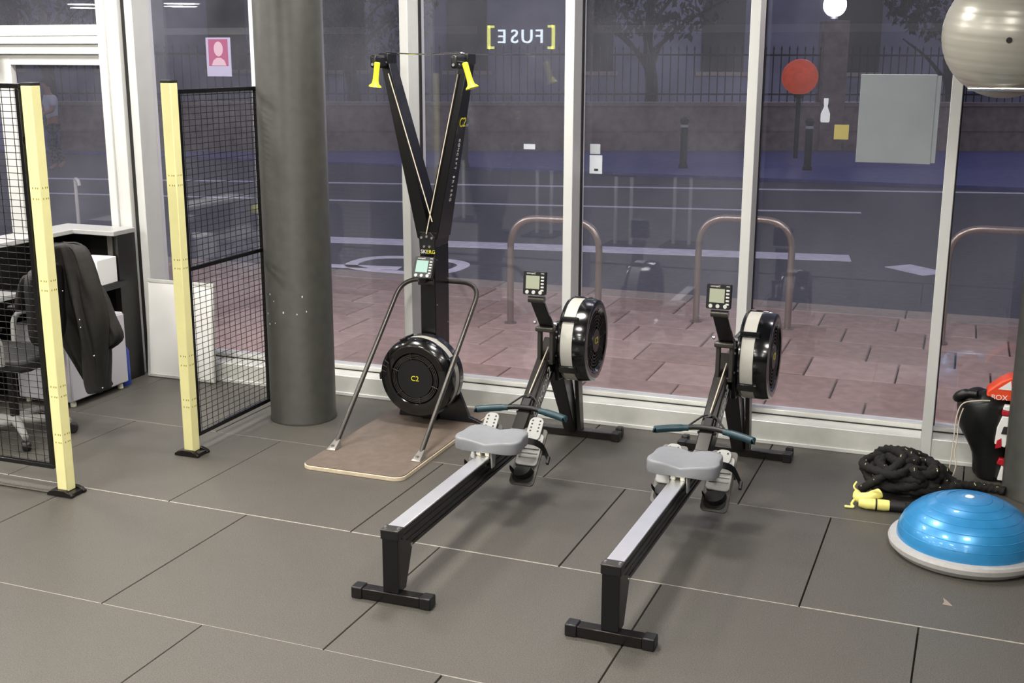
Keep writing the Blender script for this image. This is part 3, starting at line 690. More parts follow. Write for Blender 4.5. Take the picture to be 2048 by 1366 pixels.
bl = empty('exercise_ball', (.125, 5.7, 2.195), label='large silver grey ribbed exercise ball resting on the rack rails at top right', cat='exercise ball')
R_ = .272; prof = []
for i in range(97):
    a = -PI/2+PI*i/96; rr = R_*(1-.006*max(0, math.cos(i*PI/3))**6) if 8 < i < 88 else R_
    prof.append((max(0, rr*math.cos(a)) if 0 < i < 96 else 0, rr*math.sin(a)))
bsh = obj('ball_shell', LT(prof, 'z', 80), 'ball', bl, smooth=70); bsh.rotation_euler = (.12, .06, 0)
obj('valve', LT([(0, -R_-.001), (.012, -R_-.001), (.012, -R_+.004), (0, -R_+.004)], 'y', 16, (0, 0, -.03)), 'frame', bl)
rk = empty('ball_rack', (1.15, 5.7, 0), label='metal ball rack with two rails carrying the grey ball, mostly out of frame', cat='rack')
for yy in (-.16, .16): obj('rail', TB([(-1.17, yy, 1.966), (.05, yy, 1.966)], .011, 12), 'chrome', rk)
for yy in (-.16, .16): obj('upright', BX((.03, yy-.02, 0), (.07, yy+.02, 2.1)), 'frame', rk, bev=.003)
obj('crossbar', BX((.035, -.14, 1.93), (.065, .14, 1.96)), 'frame', rk, bev=.003); obj('base_foot', BX((.02, -.28, 0), (.08, .28, .02)), 'frame', rk, bev=.003)

# battle rope
rp = empty('battle_rope', (-.1, 5.83, 0), label='heaped black battle rope with yellow taped ends on the floor by the window', cat='rope')
rnd = random.Random(23)
tri = lambda a: 1+.22*math.cos(3*a)
pts = [(-.1, -.25, .03), (.0, -.25, .028), (.1, -.22, .03), (.16, -.12, .03), (.08, .0, .04)]
cx, cy = -.03, .03; ang = 0
for lp_ in range(11):
    lay = lp_/10; cx, cy = -.03+rnd.uniform(-.05, .05)-.03*lay, .03+rnd.uniform(-.06, .06); rx, ry = rnd.uniform(.12, .2)-.06*lay, rnd.uniform(.13, .22)-.06*lay; tilt = rnd.uniform(-.5, .5); d_ = rnd.choice((1, 1, -1))
    for k in range(7):
        a = ang+d_*k*.95; x, y = rx*math.cos(a), ry*math.sin(a)
        pts.append((cx+x*math.cos(tilt)-y*math.sin(tilt), cy+x*math.sin(tilt)+y*math.cos(tilt), max(.028, .03+.125*lay+rnd.uniform(-.012, .03))))
    ang += d_*6.2
pts += [(.04, .14, .12), (.12, .18, .07), (.2, .17, .03), (.28, .18, .026), (.36, .18, .025), (.42, .16, .025)]
rb_ = obj('rope_body', TB(spline(pts, 8), .0205, 14, section=tri, twist=70.0), 'rope', rp, smooth=60)
lp = [(-.16, -.16, .06), (-.23, -.05, .12), (-.24, .08, .1), (-.17, .18, .15), (-.05, .2, .16), (.06, .24, .11), (.15, .25, .05), (.1, .29, .03), (0, .3, .03), (-.12, .28, .05), (-.19, .2, .13), (-.13, .08, .2), (-.06, -.02, .2), (-.1, -.13, .17), (-.19, -.16, .1), (-.24, -.12, .04)]
obj('rope_loop', TB(spline(lp, 8), .0205, 14, section=tri, twist=70.0), 'rope', rp, smooth=60)
e1 = obj('taped_end', TB([(-.235, -.265, .03), (-.2, -.27, .03), (-.17, -.268, .03), (-.125, -.262, .029), (-.1, -.258, .029)], [.022, .027, .026, .027, .025], 16), 'tape', rp)
e2 = obj('taped_end', TB(spline([(-.255, -.19, .055), (-.245, -.235, .045), (-.215, -.25, .05), (-.18, -.245, .06), (-.15, -.22, .07)], 4), [.012, .016, .02, .023, .025]+[.025]*12, 14), 'tape', rp)
obj('tape_band', TB([(-.163, -.2675, .03), (-.155, -.2665, .03)], .0285, 16), 'blackm', e1)
obj('heat_sleeve', TB([(-.1, -.258, .029), (-.06, -.255, .029), (-.03, -.25, .029)], .0245, 16), 'blackm', e1)
obj('loose_yarn', TB(spline([(-.25, -.23, .045), (-.27, -.27, .02), (-.26, -.285, .01), (-.3, -.285, .008)], 5), .006, 8), 'tape', e2)
obj('loose_yarn', TB(spline([(-.25, -.2, .06), (-.27, -.2, .08), (-.26, -.18, .1)], 5), .005, 8), 'tape', e2)
obj('loose_yarn', TB(spline([(-.2, -.24, .07), (-.17, -.25, .09), (-.14, -.24, .07)], 5), .006, 8), 'tape', e2)
bm = bmesh.new(); sp = spline(pts, 7)+spline(lp, 8)
for i in range(60):
    p = rnd.choice(sp)+Vector((rnd.uniform(-.015, .015), rnd.uniform(-.022, -.008), .017)); box(bm, p-Vector((.007, .0017, .0017)), p+Vector((.007, .0017, .0017)), Euler((rnd.random()*3, rnd.random()*3, rnd.random()*3)).to_matrix())
tag(obj('yarn_flecks', bm, 'fleck', rp, smooth=0), kind='stuff')

# drawstring bag with boxing kit
bg = empty('gear_bag', (.215, 6.245, 0), label='bulging black nylon drawstring bag with white and red patches behind the right column', cat='bag')
bm = bmesh.new(); rings = []
lev = [(0, .055, .06, .04), (.01, .085, .07, .04), (.06, .09, .075, .035), (.13, .088, .078, .03), (.19, .1, .085, .01), (.26, .125, .1, -.005), (.33, .135, .105, -.01), (.39, .14, .1, -.015), (.43, .125, .09, -.015), (.455, .085, .06, -.02), (.465, .03, .02, -.02)]
for z, rx, ry, ox in lev:
    ring = []
    for k in range(40):
        a = 2*PI*k/40; q = 1+.05*math.sin(3*a+z*17)+.03*math.sin(7*a-z*31)
        ring.append(bm.verts.new((ox+rx*q*math.cos(a), ry*q*math.sin(a), z+.006*math.sin(5*a+z*20)*(z > .02))))
    rings.append(ring)
for A, B in zip(rings, rings[1:]):
    for k in range(40): bm.faces.new((A[k], A[(k+1) % 40], B[(k+1) % 40], B[k]))
bm.faces.new(rings[0][::-1]); bm.faces.new(rings[-1])
sack = obj('sack', bm, 'nylon', bg, smooth=80, sub=1)
bm = bmesh.new(); tube(bm, spline([(-.155, -.02, .40), (-.145, -.05, .43), (-.11, -.06, .45), (-.06, -.075, .455)], 6), [.012]*3+[.024]*10+[.02]*6, 10); obj('gathered_neck', bm, 'nylon', sack, smooth=80)
cp = spline([(.0, -.105, .435), (-.06, -.118, .432), (-.125, -.12, .41), (-.148, -.125, .34), (-.152, -.125, .2), (-.157, -.14, .1), (-.165, -.15, .045), (-.15, -.155, .028), (-.137, -.15, .05), (-.13, -.14, .1), (-.142, -.13, .15), (-.136, -.125, .22), (-.135, -.12, .32), (-.12, -.11, .385)], 7)
obj('drawstring', TB(cp, .003, 8), 'cord', bg)
def patch(name, m, poly, y):
    bm = bmesh.new(); prism(bm, poly, 'y', y-.004, y+.03); return obj(name, bm, m, sack, bev=.003)
patch('white_patch', 'wprint', [(.04, .215), (.09, .20), (.12, .30), (.11, .36), (.065, .36), (.045, .30)], -.103)
patch('red_patch', 'red', [(.045, .19), (.075, .2), (.07, .25), (.05, .235)], -.106)
patch('red_patch', 'red', [(.06, .365), (.12, .365), (.12, .385), (.062, .39)], -.101)
patch('white_patch', 'wprint', [(.064, .392), (.12, .387), (.12, .415), (.07, .415)], -.098)
patch('dark_mark', 'gasket', [(.065, .27), (.1, .27), (.1, .31), (.075, .31)], -.108)
patch('red_patch', 'red', [(.06, .105), (.105, .095), (.105, .13), (.07, .135)], -.085)
patch('white_patch', 'wprint', [(.07, .02), (.105, .02), (.1, .09), (.085, .1)], -.083)
og = empty('orange_pad', (.215+.085, 6.235, .446), label='orange-red pad case with a white triangle lying on top of the black bag', cat='pad case')
bm = bmesh.new(); prism(bm, [(-.105, 0), (.09, 0), (.09, .105), (.0, .108), (-.04, .085), (-.1, .03)], 'y', -.06, .06); oc = obj('case_body', bm, 'orange', og, bev=.01, seg=3)
obj('case_band', BX((-.1, -.0615, -.012), (.09, .06, .012)), 'orange', oc, bev=.003)
bm = bmesh.new(); prism(bm, [(-.052, .043), (.012, .043), (.004, .09)], 'y', -.0625, -.055); obj('triangle_mark', bm, 'wprint', oc, smooth=0)
text('lettering', 'BOX II', .037, 'wprint', oc, frame_m((-.028, -.0622, .0), (1, 0, .02), (0, 0, 1)), depth=.0006)

sc = bmesh.new(); prism(sc, [(-.02, 0), (.02, -.004), (.0, .018), (-.014, .03), (-.012, .012)], 'y', -.001, .001)
o = obj('litter_scrap', sc, 'kerb', loc=gr(1895, 1210, .002)); tag(o, 'small grey torn scrap lying on the rubber floor below the blue dome', 'scrap'); o.rotation_euler = (-.9, 0, .2)

# ================================================================== DESK CORNER AT THE LEFT
ds = empty('reception_desk', (0, 0, 0), label='black reception desk with shelf and light grey raised counter in the left corner', cat='desk')
ct = bmesh.new(); prism(ct, [(-5.05, 6.13), (-5.05, 6.345), (-5.6, 6.345), (-5.6, 4.9), (-5.37, 4.9), (-5.37, 6.13)], 'z', .968, .998); obj('counter_top', ct, 'top', ds, bev=.004)
obj('end_panel', BX((-5.10, 6.16, 0), (-5.052, 6.34, .968)), 'desk', ds, bev=.003)
obj('end_post', BX((-5.12, 6.145, 0.7), (-5.08, 6.16, .968)), 'tube', ds, bev=.002)
obj('back_panel', BX((-5.6, 6.32, 0), (-5.10, 6.343, .968)), 'desk', ds, bev=.002)
obj('side_panel', BX((-5.6, 4.9, 0), (-5.575, 6.32, .968)), 'desk', ds, bev=.002)
sh = obj('desk_shelf', BX((-5.57, 5.45, .635), (-5.03, 6.2, .675)), 'desk', ds, bev=.003)
obj('worktop', BX((-5.57, 4.75, .69), (-5.2, 5.44, .72)), 'top', ds, bev=.003)
obj('desk_leg', BX((-5.25, 4.78, 0), (-5.2, 4.83, .69)), 'desk', ds, bev=.003)
fr = empty('drawer_pedestal', (-5.16, 5.79, 0), label='white cabinet on small feet under the desk shelf behind the jacket', cat='cabinet')
obj('body', BX((-.2, -.27, .035), (.2, .26, .5)), 'fridge', fr, bev=.008)
obj('door_panel', BX((.2, -.262, .045), (.212, .252, .49)), 'fridge', fr, bev=.004)
for x in (-.17, .17):
    for y in (-.22, .22): obj('foot', LT([(0, 0), (.018, 0), (.018, .02), (.012, .035), (0, .035)], 'z', 14, (x, y, 0)), 'cream', fr)
o = obj('cardboard_box', BX((-.09, -.13, 0), (.09, .07, .165)), 'paper', None, bev=.003, loc=(-5.135, 6.06, .6755)); tag(o, 'plain white cardboard box standing on the desk shelf', 'box'); o.rotation_euler = (0, 0, .06)
obj('box_flap', BX((-.089, -.129, .165), (.089, -.03, .168)), 'paper', o, smooth=0)
bt = empty('spray_bottle', (-5.12, 5.83, .6755), label='small white bottle with red cap beside the white box on the shelf', cat='bottle')
obj('bottle_body', LT([(0, 0), (.026, 0), (.028, .01), (.028, .09), (.012, .115), (.012, .13), (0, .13)], 'z', 20), 'cream', bt); obj('bottle_cap', LT([(0, .13), (.015, .13), (.015, .15), (0, .15)], 'z', 16), 'red', bt)
bc = empty('blue_canister', (-5.02, 6.09, 0), label='tall blue plastic canister beside the white cabinet', cat='canister')
obj('canister_body', LT([(0, 0), (.04, 0), (.042, .01), (.042, .22), (.03, .25), (0, .25)], 'z', 24), 'bluep', bc); obj('canister_cap', LT([(0, .25), (.016, .25), (.016, .275), (0, .275)], 'z', 16), 'wprint', bc)
cu = empty('pen_pot', (-5.33, 4.93, .7205), label='dark cup with a yellow top standing on the white worktop', cat='cup')
obj('cup_body', LT([(0, 0), (.035, 0), (.04, .14), (.036, .14), (.032, .01), (0, .01)], 'z', 24), 'frame', cu); obj('yellow_duster', LT([(0, .13), (.034, .13), (.055, .155), (.05, .18), (.02, .2), (0, .2)], 'z', 20), 'yellowp', cu)

# office chair with jacket over its back
oc_ = empty('office_chair', (-4.88, 4.98, 0), .25, label='grey office chair behind the left mesh panel', cat='chair')
for k in range(5):
    a = 2*PI*k/5+.35; ca, sa = math.cos(a), math.sin(a)
    lg = obj('base_leg', TB([(0, 0, .1), (ca*.15, sa*.15, .095), (ca*.29, sa*.29, .075)], [.03, .024, .017], 10), 'lgrey', oc_)
    obj('caster', LT([(0, -.022), (.024, -.022), (.03, -.014), (.03, .014), (.024, .022), (0, .022)], 'x', 20, (0, 0, 0)), 'plasticm', lg, loc=(ca*.3, sa*.3, .03)).rotation_euler = (0, 0, a+PI/2)
    obj('caster_stem', TB([(ca*.29, sa*.29, .03), (ca*.29, sa*.29, .08)], .01, 8), 'bolt', lg)
obj('gas_column', TB([(0, 0, .09), (0, 0, .43)], .026, 16), 'frame', oc_)
bm = bmesh.new(); prism(bm, rrect(-.23, .23, -.23, .23, .08), 'z', .43, .5); obj('seat', bm, 'blackm', oc_, bev=.02, seg=3)
bk = bmesh.new(); prism(bk, rrect(-.2, .2, .56, .98, .09), 'x', .23, .27); obj('backrest', bk, 'blackm', oc_, bev=.015, seg=3)
obj('back_bar', TB(fillet([(0, 0, .43), (.24, 0, .42), (.29, 0, .6), (.28, 0, .7)], .06), .018, 10), 'plasticm', oc_)
for s in (-1, 1):
    arm = obj('armrest', TB(fillet([(-.1, s*.24, .46), (-.12, s*.29, .66), (.12, s*.29, .67), (.1, s*.25, .48)], .09), .016, 10), 'lgrey', oc_)
    obj('arm_pad', BX((-.14, s*.29-.03, .672), (.13, s*.29+.03, .695)), 'plasticm', arm, bev=.01)
# jacket
jk = empty('jacket', (0, 0, 0), label='dark olive black jacket hanging over the back of the office chair', cat='jacket')
def loft(rings_px, Y, depth, seed, seg=64):
    bm = bmesh.new(); rings = []
    for (v, ul, ur, dy) in rings_px:
        a, b = at(ul, v, Y+dy), at(ur, v, Y+dy); c = (a+b)/2; hw = (b.x-a.x)/2; ring = []
        for k in range(seg):
            t = 2*PI*k/seg; q = 1+.07*math.sin(3*t+seed)+.06*math.sin(5*t+seed*2+v*.02)+.05*math.sin(9*t+v*.03)
            dp = depth*(1+.4*math.sin(4*t+v*.015+seed)+.3*math.sin(9*t+seed+v*.008)+.18*math.sin(15*t-v*.02))
            ring.append(bm.verts.new((c.x+hw*q*math.cos(t), c.y+dp*math.sin(t), c.z+.008*math.sin(4*t+v*.05))))
        rings.append(ring)
    for A, B in zip(rings, rings[1:]):
        for k in range(seg): bm.faces.new((A[k], A[(k+1) % seg], B[(k+1) % seg], B[k]))
    bm.faces.new(rings[0][::-1]); bm.faces.new(rings[-1]); return bm
JY = 5.26
jb = obj('jacket_body', loft([(486, 112, 148, 0), (492, 95, 166, 0), (510, 84, 176, 0), (540, 78, 188, 0), (580, 74, 199, -.01), (620, 84, 210, -.01), (650, 110, 214, -.01), (690, 134, 214, 0), (730, 158, 213, .01), (760, 176, 211, .01), (776, 192, 211, .01), (782, 203, 210, .01)], JY, .075, 1.3), 'cloth', jk, smooth=80, sub=1)
obj('jacket_tail', loft([(560, 165, 190, .0), (600, 172, 214, .0), (640, 176, 232, 0), (665, 180, 246, .0), (680, 182, 243, 0), (695, 184, 222, .0), (703, 190, 205, 0)], JY+.04, .045, 2.1), 'cloth', jb, smooth=80, sub=1)
obj('jacket_sleeve', loft([(548, 44, 84, 0), (575, 38, 86, -.02), (605, 34, 78, -.02), (622, 36, 66, -.02)], JY-.03, .05, .4), 'cloth', jb, smooth=80, sub=1)
bm = bmesh.new()
for u, v in ((159, 640), (188, 712), (205, 776), (125, 582), (161, 655)):
    p = at(u, v, JY-.1); bmesh.ops.create_uvsphere(bm, u_segments=8, v_segments=6, radius=.005, matrix=Matrix.Translation(p))
obj('snap_buttons', bm, 'bolt', jb)

# leaning white board
wb = empty('white_board', (-4.745, 6.325, 0), label='framed white board leaning against the window sill behind the mesh', cat='board')
R = RX(-.075)
def wbm(bm):
    for v in bm.verts: v.co = R @ v.co+Vector((0, 0, .003))
    return bm
obj('board_face', wbm(BX((-.242, -.008, .02), (.242, .004, .635))), 'paper', wb, smooth=0)
for lo, hi in (((-.262, -.012, 0), (.262, .01, .02)), ((-.262, -.012, .635), (.262, .01, .655)), ((-.262, -.012, .02), (-.242, .01, .635)), ((.242, -.012, .02), (.262, .01, .635))): obj('board_frame', wbm(BX(lo, hi)), 'alu', wb, bev=.002)

# things stuck on the glass
def sheet(name, label, cat, lo, hi, m, y=GY+.0145):
    o = obj(name, BX((lo[0], y, lo[1]), (hi[0], y+.003, hi[1])), m, None, smooth=0); return tag(o, label, cat)
o = tag(obj('poster', BX((-.548, GY+.0145, 1.553), (-.172, GY+.03, 2.009)), 'panelback', None, bev=.003), 'blank grey back of a large board fixed to the window beside the silver ball', 'poster')
obj('poster_edge', BX((-.172, GY+.018, 1.56), (-.15, GY+.03, 2.004)), 'panelback', o, smooth=0)
bm = bmesh.new(); prism(bm, [(-.02, 0), (.02, 0), (.024, .01), (.024, .045), (.012, .075), (.009, .085), (.012, .098), (.012, .126), (-.012, .126), (-.012, .098), (-.009, .085), (-.012, .075), (-.024, .045), (-.024, .01)], 'y', 0, .003)
tag(obj('bottle_sticker', bm, 'wprint', None, smooth=0, loc=(-.718, GY+.0145, 1.757)), 'white bottle-shaped sticker on the window left of the grey board', 'sticker')
sheet('yellow_note', 'small square yellow sticker on the window beside the bottle sticker', 'sticker', (-.667, 1.67), (-.592, 1.747), 'ynote')
n = sheet('notice_card', 'white notice card stuck on the window above the bicycle stand', 'card', (-2.02, 1.44), (-1.945, 1.545), 'wprint'); obj('card_print', BX((-1.992, GY+.0135, 1.455), (-1.968, GY+.0144, 1.468)), 'gasket', n, smooth=0)
sheet('small_card', 'small pale card stuck on the window just above the white notice card', 'card', (-2.018, 1.552), (-1.958, 1.608), 'button')
sheet('white_tag', 'little white rectangular tag on the window between ski machine and left rower', 'tag', (-2.424, 1.567), (-2.353, 1.597), 'wprint')
ps_ = sheet('portrait_poster', 'pink portrait poster on white paper behind the glass left of the column', 'poster', (-4.583, 1.965), (-4.40, 2.205), 'posterp')
obj('poster_print', BX((-4.565, GY+.0138, 2.03), (-4.42, GY+.0144, 2.195)), 'pink', ps_, smooth=0)
obj('poster_face', LT([(0, 0), (.034, 0), (.034, .0005), (0, .0005)], 'y', 24, (0, 0, 0)), 'skin2', ps_, smooth=0, loc=(-4.49, GY+.0131, 2.135)).scale = (1, 1, 1.35)
obj('poster_shoulders', (lambda bm: (prism(bm, [(-4.545, 2.032), (-4.435, 2.032), (-4.45, 2.065), (-4.475, 2.08), (-4.505, 2.08), (-4.53, 2.065)], 'y', GY+.0131, GY+.0137), bm)[1])(bmesh.new()), 'skin2', ps_, smooth=0)

# ================================================================== STREET OUTSIDE
ZP, ZR = -.022, -.075
gd = obj('ground', BX((-60, 6.62, -.3), (50, 70, -.11)), 'asphalt', smooth=0); tag(gd, kind='structure')
pv = obj('pavement', BX((-30, 6.62, -.11), (20, 10.12, -.055)), 'rubber_gap', smooth=0); tag(pv, kind='structure')
random.seed(5)
def slab_mesh(sx, sy, h, m):
    bm = bmesh.new(); g, c = .006, .006; x, y = sx/2-g, sy/2-g
    rs = [[bm.verts.new(p) for p in ((-X, -Y, Z), (X, -Y, Z), (X, Y, Z), (-X, Y, Z))] for X, Y, Z in ((x, y, -h), (x, y, -c), (x-c, y-c, 0))]
    bm.faces.new(rs[0][::-1]); bm.faces.new(rs[2])
    for A, B in zip(rs, rs[1:]):
        for i in range(4): bm.faces.new((A[i], A[(i+1) % 4], B[(i+1) % 4], B[i]))
    bmesh.ops.recalc_face_normals(bm, faces=bm.faces); me = bpy.data.meshes.new('slab'); bm.to_mesh(me); bm.free(); me.materials.append(M[m]); return me
SM = [slab_mesh(.6, .535, .03, 'paving'), slab_mesh(.6, .535, .03, 'paving2')]
y = 6.62+.2; row = 0
y = 6.71
while y < 10.1:
    off = (row*.37) % .6
    for k in range(-19, 7):
        x = -.826+off+k*.6
        if -9.5 < x < 3.2:
            o = bpy.data.objects.new('slab', random.choice(SM)); link(o, pv); o.location = (x+.3, y, ZP+random.uniform(-.004, .003)); o.rotation_euler = (random.uniform(-.004, .004), random.uniform(-.004, .004), random.uniform(-.003, .003))
    y += .535; row += 1
km = slab_mesh(.92, .34, .07, 'kerb')
for k in range(-11, 4):
    o = bpy.data.objects.new('kerb_stone', km); link(o, pv); o.location = (k*.92+.1, 10.33, ZP+.004)
rd = obj('road', BX((-60, 10.5, -.11), (50, 21.5, ZR)), 'asphalt', smooth=0); tag(rd, kind='structure')
def stripe(name, a, b, wd, parent, z=ZR):
    a, b = gr(*a, z), gr(*b, z); d = (b-a).normalized(); n = Vector((-d.y, d.x, 0))*wd/2
    bm = bmesh.new(); hexa(bm, [a-n, b-n, b+n, a+n, a-n+Vector((0, 0, .006)), b-n+Vector((0, 0, .006)), b+n+Vector((0, 0, .006)), a+n+Vector((0, 0, .006))])
    return obj(name, bm, 'paint', parent, smooth=0)
stripe('road_line', (20, 356), (2048, 387), .17, rd); stripe('road_line', (60, 386), (1722, 426), .12, rd)
stripe('road_line', (640, 479), (1700, 517), .42, rd); stripe('road_line', (1795, 532), (1872, 549), .35, rd)
stripe('road_letter', (640, 531), (800, 537), .16, rd); stripe('road_letter', (640, 556), (812, 560), .16, rd); stripe('road_letter', (640, 584), (800, 590), .18, rd)
def oval(u, v, a, b, t):
    c = gr(u, v, ZR); bm = bmesh.new(); n = 40; R4 = []
    for k in range(n):
        q = 2*PI*k/n; e = .75; cx, sx = math.copysign(abs(math.cos(q))**e, math.cos(q)), math.copysign(abs(math.sin(q))**e, math.sin(q))
        R4.append([bm.verts.new(c+Vector((A*cx, B*sx, z))) for A, B, z in ((a, b, 0), (a, b, .006), (a-t, b-t, .006), (a-t, b-t, 0))])
    for k in range(n):
        P, Q = R4[k], R4[(k+1) % n]
        for i in range(4): bm.faces.new((P[i], P[(i+1) % 4], Q[(i+1) % 4], Q[i]))
    obj('road_letter', bm, 'paint', rd, smooth=0)
oval(815, 530, .66, .5, .13); oval(745, 574, .55, .42, .13); oval(655, 574, .4, .42, .13)
fp = obj('far_pavement', BX((-60, 21.5, -.11), (50, 32, -.02)), 'farpath', smooth=0); tag(fp, kind='structure')

def bike_stand(x0, x1, y, h, label):
    t = empty('bicycle_stand', ((x0+x1)/2, y, ZP), label=label, cat='bicycle stand', group='steel bicycle stands on the pavement')
    w_ = (x1-x0)/2
    obj('hoop', TB(fillet([(-w_, 0, 0), (-w_, 0, h), (w_, 0, h), (w_, 0, 0)], .24, 10), .027, 16), 'bike', t)
    for s in (-1, 1): obj('ground_collar', LT([(.028, 0), (.05, 0), (.05, .006), (.028, .008)], 'z', 20, (s*w_, 0, 0), close=True), 'bike', t)
bike_stand(-3.36, -2.62, 8.82, .865, 'bicycle stand seen through the glass behind the left rowing machine')
bike_stand(-1.96, -1.22, 9.42, .865, 'bicycle stand seen through the glass behind the right rowing machine')
bike_stand(-.06, .68, 9.35, .885, 'bicycle stand at the right, partly hidden behind the window post by the ball')

for x in (-6.0, -3.2, -.4, 2.4):  # added lamps out of view, put in to brighten the pavement
    t = empty('added_lamp', (x, 6.78, 3.3), label='added flood lamp above the windows, unseen, put in to brighten the pavement', cat='lamp', group='added flood lamps above the windows')
    obj('lamp_box', BX((-.15, -.05, 0), (.15, .25, .08)), 'blackm', t, bev=.01); obj('lamp_lens', BX((-.13, .0, -.006), (.13, .23, 0)), 'lampw', t, smooth=0); obj('lamp_bracket', BX((-.02, -.16, .02), (.02, -.05, .06)), 'blackm', t)
    ld = bpy.data.lights.new('added_flood_light', 'AREA'); ld.size = .25; ld.energy = 62; ld.color = (1, .88, .84); lo = bpy.data.objects.new('added_flood_light', ld); link(lo, t); lo.location = (0, .12, -.012); lo.rotation_euler = (.35, 0, 0)

# brick garden wall with railings, running at an angle to the street
wa, wz = gr(300, 302, ZP), gr(1700, 302, ZP); wd = (wz-wa).normalized(); wang = math.atan2(wd.y, wd.x)
LW = 36.0
gw = empty('garden_wall', wa-wd*2, wang, label='low brown brick wall across the street under the railings', cat='wall')
obj('wall_body', BX((0, 0, 0), (LW, .3, 1.0)), 'brick', gw, smooth=0); obj('coping', BX((0, -.05, 1.0), (LW, .35, 1.1)), 'kerb', gw, bev=.02)
obj('gate_pier', BX((17.2, -.1, 0), (17.75, .4, 2.9)), 'brick', gw, bev=.02)
obj('wall_course', BX((0, -.03, .45), (LW, 0, .52)), 'brick', gw, smooth=0)
rl = empty('iron_railings', wa-wd*2, wang, label='dark iron railings standing on the low brick wall across the street', cat='railings')
for z in (1.25, 2.12): obj('rail', BX((0, .13, z), (LW, .17, z+.04)), 'iron', rl, smooth=0)
bmb = bmesh.new(); tube(bmb, [(0, 0, 1.1), (0, 0, 2.25)], .014, 6); lathe(bmb, [(0, 2.25), (.02, 2.25), (.024, 2.28), (0, 2.36)], 'z', 6)
bar = obj('bar', bmb, 'iron', rl, loc=(.1, .15, 0))
for k in range(1, 200):
    c = bar.copy(); link(c, rl); c.location = (.1+k*.18, .15, 0)
def bollard(u, v, label):
    p = gr(u, v, -.02); t = empty('bollard', p, label=label, cat='bollard', group='street bollards')
    obj('bollard_post', LT([(0, 0), (.09, 0), (.09, .05), (.07, .08), (.07, .85), (.085, .87), (.085, .93), (.05, .97), (0, .98)], 'z', 20), 'iron', t)
    obj('reflector_band', LT([(.071, .78), (.073, .78), (.073, .83), (.071, .83)], 'z', 20, close=True), 'button', t)
bollard(1614, 340, 'dark street bollard seen below the orange globe'); bollard(1366, 336, 'dark street bollard left of the window post by the orange globe'); bollard(930, 334, 'dark street bollard seen to the right of the ski machine')
p = at(150, 357, 8.6); hp_ = empty('slim_post', (p.x, 8.6, ZP), label='slim pale metal post with a hooked top outside the entrance door', cat='post')
obj('pole', TB(fillet([(0, 0, 0), (0, 0, p.z-ZP), (.05, -.02, p.z-ZP-.01), (.06, -.02, p.z-ZP-.06)], .03), .016, 12), 'lgrey', hp_); obj('pole_foot', LT([(.016, 0), (.06, 0), (.06, .01), (.016, .014)], 'z', 18, close=True), 'lgrey', hp_)
# street lamp and orange globe
p = at(1670, 10, 40.0); sl = empty('street_lamp', (p.x, 40, -.1), label='bright white street lamp glowing at the top of the window', cat='street lamp')
obj('lamp_post', TB([(0, 0, 0), (0, 0, 1), (0, 0, p.z-.1)], [.09, .06, .045], 10), 'iron', sl)
obj('lamp_globe', LT([(0, -.34)]+[(.36*math.cos(a), .36*math.sin(a)) for a in [(-75+15*i)*PI/180 for i in range(11)]]+[(0, .36)], 'z', 28, (0, 0, p.z+.1)), 'slamp', sl)
obj('lamp_collar', LT([(.05, -.5), (.12, -.42), (.1, -.33), (.05, -.3)], 'z', 16, (0, 0, p.z+.1), close=True), 'iron', sl)
ld = bpy.data.lights.new('street_light', 'POINT'); ld.energy = 900; ld.color = (.92, .9, 1); ld.shadow_soft_size = .4
lo = bpy.data.objects.new('street_light', ld); link(lo, sl); lo.location = (0, -.6, p.z+.1)
p = at(1600, 152, 26.0); ob = empty('orange_globe', (p.x, 26, -.02), label='blurred orange-red globe lamp seen through the window in front of the railings', cat='globe lamp')
obj('globe', LT([(0, -.37)]+[(.38*math.cos(a), .37*math.sin(a)) for a in [(-75+15*i)*PI/180 for i in range(11)]]+[(0, .37)], 'z', 32, (0, 0, p.z)), 'glow', ob)
obj('globe_post', TB([(0, 0, 0), (0, 0, p.z-.35)], .05, 12), 'iron', ob); obj('globe_collar', LT([(.05, -.44), (.1, -.42), (.12, -.35), (.05, -.33)], 'z', 16, (0, 0, p.z), close=True), 'iron', ob)
# trees beyond the railings and a pale facade
def tree(x, y, h, r, seed, label):
    rnd = random.Random(seed); t = empty('tree', (x, y, -.1), label=label, cat='tree', group='trees beyond the railings')
    obj('trunk', TB(spline([(0, 0, 0), (.1, 0, h*.3), (-.05, .05, h*.6), (.05, 0, h)], 5), [.2]*5+[.17]*5+[.12]*5+[.07], 10), 'bark', t)
    for k in range(6):
        a = rnd.uniform(0, 6.28); z = h*rnd.uniform(.35, .8); obj('branch', TB(spline([(0, 0, z), (math.cos(a)*r*.4, math.sin(a)*r*.4, z+r*.35), (math.cos(a)*r*.85, math.sin(a)*r*.85, z+r*.6)], 4), [.07, .065, .06, .055, .045, .035, .03, .025, .02], 6), 'bark', t)
    bm = bmesh.new()
    for k in range(1500):
        a, b = rnd.uniform(0, 6.28), math.acos(rnd.uniform(-1, 1)); q = r*rnd.uniform(.45, 1)**.6
        c = Vector((q*math.sin(b)*math.cos(a), q*math.sin(b)*math.sin(a), h+q*.8*math.cos(b)*.9)); s = rnd.uniform(.07, .16)
        R = Euler((rnd.uniform(0, 6), rnd.uniform(0, 6), rnd.uniform(0, 6))).to_matrix()
        vs = [bm.verts.new(c+R @ Vector(v)*s) for v in ((-1, 0, 0), (0, -.5, .15), (1, 0, 0), (0, .5, .15))]; bm.faces.new(vs)
    tag(obj('foliage', bm, 'leaf', t, smooth=0), kind='stuff')
tree(-.6, 33.5, 3.9, 1.9, 3, 'leafy tree beyond the railings near the silver ball')
tree(-8.2, 32.0, 4.2, 2.4, 4, 'bare-looking tree beyond the railings between the middle window posts')
